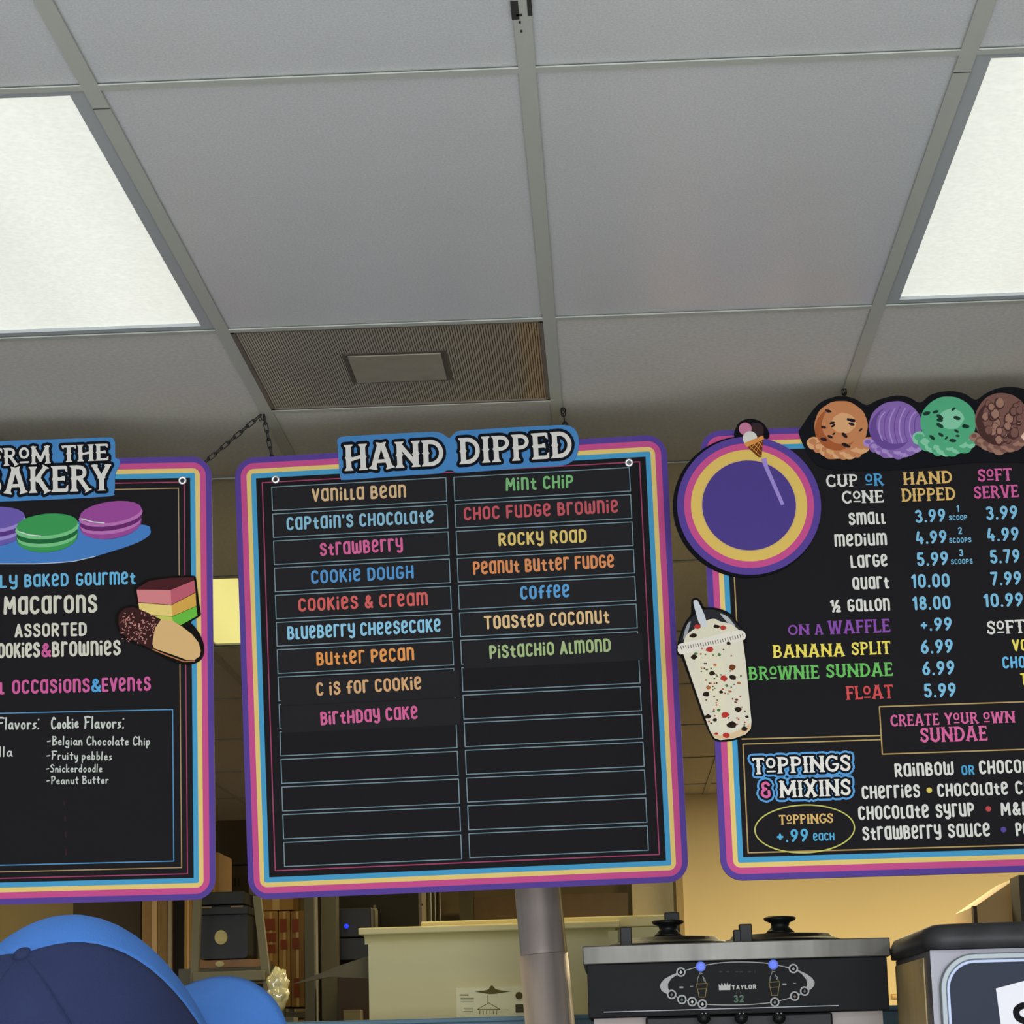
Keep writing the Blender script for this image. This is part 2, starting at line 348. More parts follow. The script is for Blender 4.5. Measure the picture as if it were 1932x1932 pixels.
# front wall with the shop window
fw = MB()
fw.box((X0, Y0-.15, 0), (X1, Y0, .45)); fw.box((X0, Y0-.15, 2.45), (X1, Y0, CEIL+.1))
fw.box((X0, Y0-.15, .45), (-2.75, Y0, 2.45)); fw.box((2.35, Y0-.15, .45), (X1, Y0, 2.45))
tag(fw.build('wall_front', m_front), kind='structure')
alu = mat('anodised_frame', '8c8f92', .35, 1)
wf = MB()
for x in (-2.75, -1.08, .62, 2.29): wf.box((x, Y0-.1, .45), (x+.06, Y0-.03, 2.45))
for z in (.45, 2.39): wf.box((-2.75, Y0-.1, z), (2.35, Y0-.03, z+.06))
win = tag(wf.build('window_1', alu), kind='structure')
gl = bpy.data.materials.new('window_glass'); gl.use_nodes = True
gb = gl.node_tree.nodes['Principled BSDF']; gb.inputs['Transmission Weight'].default_value = 1; gb.inputs['Roughness'].default_value = 0; gb.inputs['IOR'].default_value = 1.45
MB().box((-2.7, Y0-.072, .5), (2.3, Y0-.066, 2.4)).build('pane', gl, win)
# back walls: the bright cream one on the right, a recess with a brown door on the left
cx = at(1286, 1700, Y1).x
wall('wall_back', (cx, Y1, 0), (X1, Y1+.1, CEIL+.1), m_back)
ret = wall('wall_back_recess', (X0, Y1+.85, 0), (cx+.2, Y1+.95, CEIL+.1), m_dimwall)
wall('trim_1', (cx-.028, Y1-.02, 0), (cx+.01, Y1+.11, CEIL), mat('corner_trim', '9c8650', .5))
a0, a1, _, _ = rect(1190, 1500, 1278, 1750, Y1+.5)
wall('wall_back_return', (a0, Y1+.5, 0), (cx-.03, Y1+.6, CEIL+.1), m_back)
dx0, dx1, dz0, dz1 = rect(893, 1660, 1189, 1900, Y1+.45)
door = tag(MB().box((dx0+.01, Y1+.42, .01), (dx1-.005, Y1+.47, 2.3)).build('door_1', mat('brown_door', '6b5430', .5, var=.12, vscale=2, stretch=(6, 1, .6))), kind='structure')
jm = mat('door_frame', '5a5436', .5)
MB().box((dx0-.07, Y1+.40, 0), (dx0+.008, Y1+.5, 2.36)).build('door_frame', jm, door)
MB().box((dx0+.05, Y1+.395, 1.0), (dx0+.09, Y1+.42, 1.04)).build('door_handle', alu, door)

# suspended ceiling: slab, tiles and grid bars
m_tile = bpy.data.materials.new('vinyl_faced_tile'); m_tile.use_nodes = True
nt = m_tile.node_tree; b = nt.nodes['Principled BSDF']; b.inputs['Base Color'].default_value = (*srgb('d2d3d4'), 1)
b.inputs['Roughness'].default_value = .30; b.inputs['Specular IOR Level'].default_value = .5
tc = nt.nodes.new('ShaderNodeTexCoord'); n1 = nt.nodes.new('ShaderNodeTexNoise'); n1.inputs['Scale'].default_value = 260; n1.inputs['Detail'].default_value = 4
cr_ = nt.nodes.new('ShaderNodeValToRGB'); cr_.color_ramp.elements[0].position = .35; cr_.color_ramp.elements[1].position = .65; cr_.color_ramp.elements[0].color = (*srgb('c8c9cb'), 1); cr_.color_ramp.elements[1].color = (*srgb('d8d9da'), 1)
nt.links.new(n1.outputs[0], cr_.inputs[0]); nt.links.new(cr_.outputs[0], b.inputs['Base Color'])
n2 = nt.nodes.new('ShaderNodeTexNoise'); n2.inputs['Scale'].default_value = 3
bp = nt.nodes.new('ShaderNodeBump'); bp.inputs['Strength'].default_value = .22; bp.inputs['Distance'].default_value = .002
bp2 = nt.nodes.new('ShaderNodeBump'); bp2.inputs['Strength'].default_value = .25; bp2.inputs['Distance'].default_value = .01
nt.links.new(tc.outputs['Object'], n1.inputs['Vector']); nt.links.new(tc.outputs['Object'], n2.inputs['Vector'])
nt.links.new(n1.outputs[0], bp.inputs['Height']); nt.links.new(n2.outputs[0], bp2.inputs['Height']); nt.links.new(bp.outputs[0], bp2.inputs['Normal']); nt.links.new(bp2.outputs[0], b.inputs['Normal'])
# plain fissured mineral tile beyond the second row
m_tile2 = mat('fissured_tile', 'cfcdc8', .8, spec=.2, var=.1, vscale=120, bump=.5, bscale=240)
m_grid = mat('grid_bar_paint', 'b4b6ae', .55, spec=.3)
ceil = tag(MB().box((X0, Y0, CEIL+.06), (X1, Y1+1, CEIL+.16)).build('ceiling', mat('plenum_dark', '3a3834', .9)), kind='structure')
cols = list(range(-8, 8)); rows = list(range(-14, 18, 2))
lights = {(i, j) for i in (-5, -2, 1, 4) for j in (-8, -2, 4, 10)}
lights -= {(-5, 10), (-2, 10)}
lights.add((-1, 2))
def tile_mesh(wd, dp, m):
    mb = MB(); mb.box((-wd/2, -dp/2, 0), (wd/2, dp/2, .018)); me = bpy.data.meshes.new('ceiling_tile'); me.from_pydata(mb.v, [], mb.f); me.materials.append(m); return me
E4 = {m: tile_mesh(GW-.010, 2*GW-.010, m) for m in (m_tile, m_tile2)}; E2 = {m_tile2: tile_mesh(GW-.010, GW-.010, m_tile2)}
def put(me, name, x, y, z, parent):
    o = bpy.data.objects.new(name, me); C.objects.link(o); o.location = (x, y, z); o.parent = parent; return o
for i in cols:
    for j in rows:
        x = GX+(i+.5)*GW; y = GY+(j+1)*GW
        if y-GW < Y0-.7 or x-GW/2 < X0-.02 or x+GW/2 > X1+.12: continue
        if (i, j) in lights: continue
        m = m_tile if j <= -2 else m_tile2
        if i == -1 and j == 0:
            put(E2[m_tile2], 'ceiling_tile', x, y+GW/2, CEIL+.0045, ceil); continue
        put(E4[m], 'ceiling_tile', x, y, CEIL+.0045, ceil)
def bar3(x0, y0, x1, y1): 
    mb = MB(); mb.box((x0, y0, CEIL), (x1, y1, CEIL+.002)); mb.box(((x0+x1)/2-.001 if x1-x0 < .1 else x0, (y0+y1)/2-.001 if y1-y0 < .1 else y0, CEIL+.002), ((x0+x1)/2+.001 if x1-x0 < .1 else x1, (y0+y1)/2+.001 if y1-y0 < .1 else y1, CEIL+.035))
    return mb
for i in range(-7, 8):
    x = GX+i*GW
    if X0 < x < X1: bar3(x-.012, Y0, x+.012, Y1+.8).build('grid_bar', m_grid, ceil)
for j in rows:
    for i in cols:
        x = GX+i*GW; y = GY+j*GW
        if X0 < x and x+GW < X1+.05 and y > Y0: bar3(x+.012, y-.009, x+GW-.012, y+.009).build('grid_bar', m_grid, ceil)
x = GX-GW; y = GY+GW
bar3(x+.012, y-.009, x+GW-.012, y+.009).build('grid_bar', m_grid, ceil)
# joint plates and rust nicks where the long bars meet
for bx, py in ((GX, 30), (GX-GW, 205), (GX+GW, 137)):
    q = on_ceiling(983 if bx == GX else (195 if bx < GX else 1803), py)
    mb = MB()
    for dx, dy, sx, sy in ((-.009, -.02, .005, .03), (.0105, -.03, .003, .03), (-.004, -.004, .004, .004), (-.004, .02, .0015, .004), (-.003, .05, .0015, .004)) if bx == GX else ((0, 0, .012, .001),):
        mb.box((bx+dx-sx, q.y+dy-sy, CEIL-.0006), (bx+dx+sx, q.y+dy+sy, CEIL-.0001))
    mb.build('bar_joint', mat('dark_nick', '2a2926', .8), ceil)

# ceiling light fixtures
def lens_mat(name, col, st):
    m = bpy.data.materials.new(name); m.use_nodes = True; nt = m.node_tree; b = nt.nodes['Principled BSDF']
    b.inputs['Base Color'].default_value = (.25, .25, .24, 1); b.inputs['Roughness'].default_value = .4
    tc = nt.nodes.new('ShaderNodeTexCoord'); wv = nt.nodes.new('ShaderNodeTexVoronoi'); wv.inputs['Scale'].default_value = 110; wv.voronoi_dimensions = '3D'
    n = nt.nodes.new('ShaderNodeTexWave'); n.inputs['Scale'].default_value = 1.1; n.bands_direction = 'X'; n.inputs['Distortion'].default_value = .4
    nt.links.new(tc.outputs['Object'], wv.inputs[0]); nt.links.new(tc.outputs['Object'], n.inputs[0])
    ma = nt.nodes.new('ShaderNodeMath'); ma.operation = 'MULTIPLY_ADD'; ma.inputs[1].default_value = .16*st; ma.inputs[2].default_value = st*.9
    mb_ = nt.nodes.new('ShaderNodeMath'); mb_.operation = 'MULTIPLY_ADD'; mb_.inputs[1].default_value = .07*st
    nt.links.new(wv.outputs[0], ma.inputs[0]); nt.links.new(n.outputs[0], mb_.inputs[0]); nt.links.new(ma.outputs[0], mb_.inputs[2])
    b.inputs['Emission Color'].default_value = (*col, 1); nt.links.new(mb_.outputs[0], b.inputs['Emission Strength'])
    return m
cool_lens = lens_mat('cool_prismatic_lens', (.93, .955, .86), .78)
warm_lens = lens_mat('warm_prismatic_lens', (1.0, .90, .30), .82)
m_tro = mat('fixture_frame_paint', 'a9adb0', .5)
fr = MB(); hx, hy = GW/2-.006, GW-.006
for a, bb in (((-hx, -hy), (-hx+.03, hy)), ((hx-.03, -hy), (hx, hy)), ((-hx+.03, -hy), (hx-.03, -hy+.028)), ((-hx+.03, hy-.024), (hx-.03, hy))):
    fr.box((a[0], a[1], .004), (bb[0], bb[1], .014))
fr_me = bpy.data.meshes.new('fixture_frame'); fr_me.from_pydata(fr.v, [], fr.f); fr_me.materials.append(m_tro)
ho = MB().box((-hx, -hy, .05), (hx, hy, .054)); ho_me = bpy.data.meshes.new('housing'); ho_me.from_pydata(ho.v, [], ho.f); ho_me.materials.append(m_tro)
LP = {(-2, -2): 'bright rectangular ceiling light panel at the upper left, left of the middle tiles',
      (1, -2): 'bright rectangular ceiling light panel at the upper right, above the ice cream scoops',
      (-2, 4): 'small yellowish ceiling light panel seen in the gap between the left and middle signs'}
def out_label(i, j):
    if j == 2: return 'warm ceiling light panel hidden behind the middle menu sign, above the cream cabinet'
    side = {-5: 'far left', -2: 'left', 1: 'right', 4: 'far right'}[i]
    return {-8: 'cool white ceiling light panel over the customers, %s column', -2: 'cool white ceiling light panel level with the bright pair, %s column, out of view',
            4: 'warm ceiling light panel behind the menu signs, %s column', 10: 'warm ceiling light panel near the back wall, %s column'}[j] % side
for (i, j) in sorted(lights):
    x = GX+(i+.5)*GW; y = GY+(j+1)*GW
    if x-GW/2 < X0 or x+GW/2 > X1: continue
    warm = j >= 2
    t = empty('ceiling_light', (x, y, CEIL))
    tag(t, LP.get((i, j), out_label(i, j)), 'ceiling light', 'ceiling light panels')
    for me, nm in ((fr_me, 'fixture_frame'), (ho_me, 'housing')):
        o = bpy.data.objects.new(nm, me); C.objects.link(o); o.parent = t
    MB().box((-hx+.03, -hy+.028, .010), (hx-.03, hy-.024, .013)).build('diffuser', warm_lens if warm else cool_lens, t)

# the return-air grille in the ceiling
x = GX-.5*GW; y = GY+.5*GW
vent = tag(empty('return_vent', (x, y, CEIL)), 'dusty brown square air grille set in the ceiling above the middle sign', 'air vent')
vm = mat('dusty_grille', '6d645a', .7, var=.2, vscale=4)
h = GW/2-.012
vf = MB()
for a, bb in (((-h, -h), (-h+.008, h)), ((h-.008, -h), (h, h)), ((-h, -h), (h, -h+.008)), ((-h, h-.008), (h, h))): vf.box((a[0], a[1], .001), (bb[0], bb[1], .01))
vf.build('grille_frame', vm, vent)
MB().box((-h, -h, .02), (h, h, .024)).build('backing', mat('grille_dark', '1c1a18', .9), vent)
rb = MB(); n = 118
for k in range(n):
    xx = -h+.008+(2*h-.016)*(k+.5)/n
    rb.box((xx-.0017, -h+.008, .004), (xx+.0017, h-.008, .012))
rm = bpy.data.materials.new('grille_rib'); rm.use_nodes = True; nt = rm.node_tree; b = nt.nodes['Principled BSDF']; b.inputs['Roughness'].default_value = .65
tc = nt.nodes.new('ShaderNodeTexCoord'); sp = nt.nodes.new('ShaderNodeSeparateXYZ'); rp = nt.nodes.new('ShaderNodeValToRGB'); mr = nt.nodes.new('ShaderNodeMapRange')
mr.inputs[1].default_value = -h; mr.inputs[2].default_value = h
nt.links.new(tc.outputs['Object'], sp.inputs[0]); nt.links.new(sp.outputs[0], mr.inputs[0]); nt.links.new(mr.outputs[0], rp.inputs[0]); nt.links.new(rp.outputs[0], b.inputs['Base Color'])
rp.color_ramp.elements[0].color = (*srgb('a29a8c'), 1); rp.color_ramp.elements[1].color = (*srgb('a88c66'), 1)
for p, c_ in ((.3, '958f84'), (.9, '9a8c78'), (.93, 'a8906c')): rp.color_ramp.elements.new(p).color = (*srgb(c_), 1)
tag(rb.build('ribs', rm, vent), kind='stuff')
q = [on_ceiling(*p) for p in ((655, 675), (830, 668), (845, 718), (675, 722))]
px0, px1, py0, py1 = (q[0].x+q[3].x)/2-x, (q[1].x+q[2].x)/2-x, (q[0].y+q[1].y)/2-y, (q[2].y+q[3].y)/2-y
MB().box((px0-.011, py0-.013, .0028), (px1+.011, py1+.013, .004)).build('dust_ring', mat('dust_black', '50483e', .95), vent)
MB().box((px0, py0, .0005), (px1, py1, .0027)).build('center_plate', mat('plate_dusty', '978d7c', .6, var=.1, vscale=20), vent)

# ------------------------------------------------------------------ hanging menu signs
PURPLE, PINK, YELLOW, CYAN = '5a4494', 'c8528c', 'e6c878', '4a9cc8'
BLACK, WHITE, BLUE = '1f1d20', 'dcd8d2', '4a86c0'
m_edge = mat('sign_edge', '15151a', .5)
def layer(n): return -.0031-.00015*n
class Sign:
    def __init__(s, name, loc, yaw, tilt, roll, label):
        s.R = rotz(yaw) @ rotx(tilt) @ roty(roll)
        s.loc = Vector((loc[0], loc[1], loc[2]+CAMZ))
        s.root = tag(empty(name, s.loc, s.R), label, 'menu sign', 'hanging menu signs')
        s.n = s.R @ Vector((0, -1, 0))
        s.sc = math.dist(s.L(900 if name else 0, 1300), s.L(901, 1300))
    def L(s, x, y):            # photo pixel -> sign plane (x, z)
        d = ray(x, y); t = (s.loc-CP).dot(s.n)/d.dot(s.n); q = s.R.transposed() @ (CP+d*t-s.loc); return (q.x, q.z)
    def LL(s, pts): return [s.L(*p) for p in pts]
    def text(s, name, txt, p0, p1, H, col, font=None, lay=4, grow=0.0, weight=None, parent=None, mb=None, gap=None):
        font = font or MENU
        if weight is None: weight = .175 if font is MENU else (.1 if font is HAND else 0)
        if gap is None: gap = .13 if font is MENU else (.1 if font is HAND else .0)
        it, nat = layout(txt, font, weight, gap, .36 if font is MENU else (.3 if font is HAND else .28))
        a, b = s.L(*p0), s.L(*p1); d = math.dist(a, b); ux, uz = (b[0]-a[0])/d, (b[1]-a[1])/d; h = H*s.sc; k = d/nat
        def P(x, y): return (a[0]+ux*x*k-uz*y*h, a[1]+uz*x*k+ux*y*h)
        mb = mb if mb is not None else MB(); y0 = layer(lay)
        for ch, x in it:
            for st in font[ch][1]:
                if font is WEST:
                    pts = [P(x+p[0], p[1]) for p in st[1]]
                    if st[0] == 'P':
                        mb.flat(pts, y0)
                        if grow: mb.ribbon(pts, 2*grow, y0, True)
                    else: mb.ribbon(pts, st[2]*h+2*grow, y0)
                else:
                    wt = weight
                    mb.ribbon([P(x+p[0], wt/2+p[1]*(1-wt)) for p in st], wt*h+2*grow, y0)
        if name is None: return mb
        return mb.build(name, ink(col), parent or s.root)
    def flat(s, name, pts, col, lay, smooth=0, parent=None):
        q = s.LL(pts); q = spline(q, smooth, True) if smooth else q
        return MB().flat(q, layer(lay)).build(name, ink(col), parent or s.root)
    def line(s, name, pts, wd, col, lay, closed=False, parent=None):
        return MB().ribbon(s.LL(pts), wd*s.sc, layer(lay), closed).build(name, ink(col), parent or s.root)
    def board(s, x0, z0, x1, z1, rad=.042, w=(.012, .0125, .0095, .0105)):
        MB().prism(rrect(x0, z0, x1, z1, rad), -.003, .003).build('panel', m_edge, s.root)
        ins = 0; cols = (PURPLE, PINK, YELLOW, CYAN, BLACK)
        for k, c in enumerate(cols):
            r = max(rad-ins*1.1, .0); nm = 'border_stripe' if k < 4 else 'face'
            MB().flat(rrect(x0+ins, z0+ins, x1-ins, z1-ins, r), layer(k*.25)).build(nm, ink(c) if k < 4 else mat('sign_face_black', BLACK, rough=.7, spec=.05), s.root)
            if k < 4: ins += w[k]
    def cutout(s, name, pts, col, edge_col=None, front=-.0055, lay=0, smooth=3, parent=None):
        q = spline(s.LL(pts), smooth, True) if smooth else s.LL(pts)
        o = MB().prism(q, front, -.0031).build(name, ink(col), parent or s.root); return o
    def eyelet(s, x, y, dark='3a3a3c'):
        c = s.L(x, y); mb = MB(); n = 24
        prof = [(.0042, .0), (.0042, -.0012), (.006, -.0022), (.0082, -.0012), (.0088, .0)]
        vs = []; fs = []
        for r, yy in prof: vs += [(c[0]+r*math.cos(2*PI*i/n), layer(6)+yy, c[1]+r*math.sin(2*PI*i/n)) for i in range(n)]
        for k in range(len(prof)-1): fs += [(k*n+i, k*n+(i+1) % n, (k+1)*n+(i+1) % n, (k+1)*n+i) for i in range(n)]
        o = MB().add(vs, fs).build('eyelet', mat('nickel', 'e8e8ea', .25, .6), s.root, True)
        MB().flat([(c[0]+.0045*math.cos(2*PI*i/16), c[1]+.0045*math.sin(2*PI*i/16)) for i in range(16)], layer(6.2)).build('hole', ink(dark), o)
        return s.loc + s.R @ Vector((c[0], .006, c[1]))

# ---- middle sign
M_ = Sign('menu_sign', (-.294, 5.1694, .7873), -.0522, .1003, -.0082, 'black square menu sign headed hand dipped, listing ice cream flavours, hanging in the middle')
M_.board(-.4541, -.4601, .4541, .4601)
r = M_.root
il = .0575
MB().ribbon([(-.4541+il, -.4601+il), (.4541-il, -.4601+il), (.4541-il, .4601-il+.003), (-.4541+il, .4601-il+.003)], .0022, layer(2), True).build('inner_line', ink('a8486c'), r)
def grid(tl, tr, btl, bbr):
    a, b_, c_, d_ = M_.L(*tl), M_.L(*tr), M_.L(*btl), M_.L(*bbr)
    x0 = (a[0]+c_[0])/2; x1 = (b_[0]+d_[0])/2; zt = (a[1]+b_[1])/2; zb = c_[1]
    pitch = (zt-zb)/13; hh = zb-d_[1]
    return x0, x1, zt, pitch, hh
GL = grid((513.4, 919.8), (841.1, 901.1), (535.6, 1589.5), (872, 1620.6))
GR = grid((855.8, 901), (1185.4, 882.5), (885.7, 1572.8), (1225.4, 1603.8))
lines = MB()
for (x0, x1, zt, pt, hh) in (GL, GR):
    for k in range(14): lines.ribbon([(x0, zt-k*pt), (x1, zt-k*pt), (x1, zt-k*pt-hh), (x0, zt-k*pt-hh)], .0019, layer(1.6), True)
lines.build('cell_lines', ink('7d97a2'), r)
flavL = [('VaniLLa BEan', 589.1, 947.3, 766.6, 939, 'd8b68a'), ("CaPtain'S CHOCOLatE", 541.8, 1001.3, 819, 987.3, '8cbcd4'), ('StraWBErrY', 604.7, 1049.7, 760.8, 1039.7, 'd8669a'),
 ('COOKiE DOuGH', 588, 1102, 781.3, 1091.7, '5a96cc'), ('COOKiES & CrEam', 564, 1154.6, 807.8, 1142.2, 'd86460'), ('BLuEBErrY CHEESECaKE', 543.4, 1207.4, 832.5, 1192.3, '90c8e4'),
 ('ButtEr PECan', 598.2, 1256.4, 782, 1246, 'e89a54'), ('C iS for COOKiE', 598.2, 1313.4, 796.2, 1301, 'd8a878'), ('BirtHDaY CaKE', 606, 1368.7, 789.2, 1356.6, 'd8669a')]
flavR = [('mint CHiP', 954.8, 927.2, 1082.5, 921, '7cb878'), ('CHOC FuDGE BroWniE', 876, 982.7, 1167.3, 967.5, 'c45860'), ('ROCKY ROaD', 941.3, 1031, 1107.4, 1023.4, 'e0c470'),
 ('PEanut ButtEr FuDGE', 893.6, 1085, 1159.4, 1071.2, 'e0905c'), ('COffEE', 982.8, 1131.7, 1075.5, 1127, '5ea0d4'), ('TOaStED COConut', 914, 1188, 1150.5, 1176, 'e4c08c'), ('PiStaCHiO ALmOnD', 924.6, 1243.5, 1152.9, 1229.8, 'a8bc84')]
def uni(t):   # unicase mapping used on the strips: E -> round e, L -> short l, W -> round w, Y -> tailed y
    return t.replace('E', 'e').replace('L', 'l').replace('W', 'w').replace('Y', 'y')
for G_, fl in ((GL, flavL), (GR, flavR)):
    x0, x1, zt, pt, hh = G_
    for k, (t, ax, ay, bx, by, c_) in enumerate(fl):
        over = (G_ is GL and k >= 7) or (G_ is GR and k == 6)
        za = zt-k*pt
        b_ = (x0+.004, za-hh-.010, x1+.010, za-.004) if over else (x0+.0025, za-hh+.0025, x1-.0025, za-.0025)
        st = MB().prism([(b_[0], b_[1]), (b_[2], b_[1]), (b_[2], b_[3]), (b_[0], b_[3])], layer(3), layer(2)).build('flavor_strip', mat('strip_black', '2a292c' if over else '232225', rough=.65, spec=.08), r)
        M_.text('lettering', uni(t).replace('mint', 'Mint').replace('Almond', 'Almond'), (ax, ay), (bx, by), 25.5, c_, lay=4, parent=st)
# heading cut-out
ban = M_.cutout('banner', [(620+a/3.943, 790+b_/3.943) for a, b_ in ((68,175),(78,148),(110,136),(300,124),(520,112),(680,104),(800,102),(850,114),(900,146),(935,114),(985,92),(1200,78),(1400,66),(1600,56),(1745,50),(1805,62),(1846,100),(1862,160),(1860,230),(1840,290),(1800,328),(1740,350),(1600,360),(1400,374),(1150,392),(960,404),(925,388),(880,388),(850,404),(800,412),(600,424),(350,442),(120,458),(94,445),(84,400),(76,300))], BLUE)
def outlined(sg, parent, txt, p0, p1, H, base, grow_out, grow_in, dark='14161c', face=WHITE, outer=None, name='lettering'):
    if outer: sg.text('letter_halo', txt, p0, p1, H, outer, WEST, base, grow_out, parent=parent)
    sg.text('letter_outline', txt, p0, p1, H, dark, WEST, base+1, grow_in, parent=parent)
    sg.text(name, txt, p0, p1, H, face, WEST, base+2, parent=parent)
BL = 17.6
outlined(M_, ban, 'HAND', (650, 889.5), (840, 878.5), 50, BL, 0, .0065)
outlined(M_, ban, 'DIPPED', (866, 877), (1082, 863), 50, BL, 0, .0065)
eM1 = M_.eyelet(520.5, 905); eM2 = M_.eyelet(1187, 873.5, '6a6a6c')

# ---- left sign
Ls = Sign('menu_sign', (-.7982-.4572*math.cos(.0641), 5.1411-.4572*math.sin(.0641), .7814), .0641, .0960, .0011, 'black menu sign for bakery goods with painted macarons, cut off by the left edge')
Ls.board(-.4572, -.4572, .4572, .4572)
r = Ls.root
def frame_line(sg, rt, x0, z0, x1, z1, wd, col): return MB().ribbon([(x0,z0),(x1,z0),(x1,z1),(x0,z1)], wd, layer(2), True).build('inner_line', ink(col), rt)
frame_line(Ls, r, -.4572+.057, -.4572+.053, .4572-.057, .4572-.053, .002, 'a8486c')
frame_line(Ls, r, -.4572+.069, -.4572+.066, .4572-.069, .4572-.066, .002, 'b09468')
cb = Ls.L(326, 1338.7); cd = Ls.L(326.5, 1624.6)
MB().ribbon([(-cb[0], cd[1]), (cb[0], cd[1]), (cb[0], cb[1]), (-cb[0], cb[1])], .0022, layer(2), True).build('chalk_box_line', ink('5a94c0'), r)
for t, a, b_, H, c_, kw in (
 ('FreSHLy', (-95, 1112), (33.7, 1109), 25, '6cb4dc', {}), ('BaKeD', (46.3, 1108.5), (129.8, 1106.3), 25, '6cb4dc', {}), ('GOurmet', (143.9, 1106), (256.5, 1102.8), 25, '6cb4dc', {}),
 ('maCarOnS', (7.6, 1160.4), (183.7, 1156.5), 35, 'd4d0c0', {}), ('ASSORTED', (28.3, 1203.3), (164, 1200), 26, 'd4d0c0', {}),
 ('COOKieS', (-18, 1243), (75.5, 1240.5), 29, 'd4d0c0', {}), ('&', (78, 1240.5), (97, 1240), 27, 'd0609c', {}), ('BrOwnieS', (99, 1240), (227.8, 1236.5), 29, 'd4d0c0', {}),
 ('SPeCial', (-100, 1313), (9, 1310.5), 27, 'd0609c', {}), ('OCCaSiOnS', (23.5, 1310), (170, 1306.5), 27, 'd0609c', {}), ('&', (171.7, 1306.5), (191.3, 1306), 26, '58a4dc', {}), ('EventS', (193, 1306), (284.8, 1303.3), 27, 'd0609c', {})):
    Ls.text('lettering', t.replace('mac', 'Mac') if t != 'maCarOnS' else 'MaCarOnS', a, b_, H, c_, **kw)
for t, a, b_, H in (('Cake', (-90, 1379), (-42, 1378), 22), ('Flavors:', (-5, 1377.5), (75, 1376.5), 24), ('Cookie', (96.7, 1377), (149, 1374.5), 24), ('Flavors:', (158.7, 1375.5), (234.8, 1375), 24), ('-Vanilla', (-62, 1430), (24, 1428), 20),
 ('-Belgian Chocolate Chip', (89, 1406.5), (283.7, 1407), 18), ('-Fruity pebbles', (88, 1433.5), (212, 1434.8), 17), ('-Snickerdoodle', (87, 1457.8), (193.5, 1457.4), 16), ('-Peanut Butter', (88, 1480.4), (205.4, 1479), 16)):
    if t == 'Cake': continue
    Ls.text('handwriting', t, a, b_, H, 'c8ccc4', HAND, 3, weight=.13)
sm = MB()
for x, y, h_ in ((122, 1515, 3), (123, 1544, 4), (124.5, 1574, 5), (125, 1608, 5)): sm.ribbon(Ls.LL([(x, y-h_), (x, y+h_)]), .003, layer(2.5))
sm.build('reflection_mark', ink('3c2428'), r)  # reflections on the board face, drawn as faint ink strokes
# painted plate of macarons (flat artwork on the board)
pl = Ls.flat('painted_plate', [(-300,1010),(-240,1040),(-120,1056),(0,1063),(65,1063.5),(139,1060),(217,1039),(261,1023.5),(282,1010),(284,1000),(274,991),(200,985),(60,985),(-100,990),(-260,996)], '4a7fc4', 2.5, 3)
Ls.line('plate_rim', [(-120,1057.5),(0,1064),(65,1064),(100,1062.5),(139,1059.5),(180,1050)], 1.6, 'b9c6d8', 3, parent=pl)
def macaron(cx, cy, wx, hy, tl, dk, md, lt, fill, base):
    def el(x, y, a, b_, ti=0, t0=0, t1=360): 
        c_, s_ = math.cos(ti), math.sin(ti)
        return [(x+a*u*c_-b_*v*s_, y+a*u*s_+b_*v*c_) for u, v in [(math.cos(math.radians(t0+(t1-t0)*i/20)), math.sin(math.radians(t0+(t1-t0)*i/20))) for i in range(20)]]
    o = Ls.flat('painted_macaron', el(cx, cy+hy*.22, wx*.97, hy*.75, tl), dk, base)
    Ls.flat('lower_shell', el(cx, cy+hy*.34, wx*.93, hy*.6, tl), md, base+.5, parent=o)
    Ls.flat('lower_rim', el(cx, cy+hy*.2, wx*.95, hy*.52, tl), lt, base+1, parent=o)
    Ls.flat('filling', el(cx, cy+hy*.07, wx*.97, hy*.48, tl), fill, base+1.5, parent=o)
    Ls.flat('upper_rim', el(cx, cy-hy*.18, wx, hy*.52, tl), lt, base+2, parent=o)
    Ls.flat('upper_shell', el(cx, cy-hy*.34, wx*.96, hy*.52, tl), md, base+2.5, parent=o)
    Ls.line('highlight', [(cx-wx*.9, cy-hy*.02), (cx-wx*.55, cy+hy*.14), (cx-wx*.2, cy+hy*.19)], 2, 'd8e4dc', base+3, parent=o)
macaron(-12, 992, 62, 41, -.08, '4c3f86', '6f5cae', 'a08cd0', '5a3a86', 3.2)
macaron(89.5, 1004, 60.5, 40, -.09, '2f7a48', '3f9a56', '7cc488', '23683a', 7)
macaron(209.5, 980, 61, 38.5, -.14, '7d3a80', '9c4c98', 'bc74b4', '6a2c6c', 11)
def W(a, b_, s_=4.6, ox=0, oy=780): return (ox+a/s_, oy+b_/s_)
LB = Ls.cutout('banner', [(-62,842)]+[W(*p) for p in ((-150,262),(0,246),(250,236),(500,226),(750,218),(950,211),(988,226),(1002,270),(1003,385),(1035,400),(1046,430),(1034,472),(1006,520),(1000,580),(1000,640),(990,695),(955,722),(500,748),(0,768),(-200,776))]+[(-62,940)], BLUE, smooth=2)
outlined(Ls, LB, 'FRoM', (-17, 881), (97, 875), 34, BL, 0, .006)
outlined(Ls, LB, 'THE', (116, 873), (207, 869), 32, BL, 0, .006)
outlined(Ls, LB, 'BAKERY', (-32, 934), (213, 925.5), 50, BL, 0, .0065)
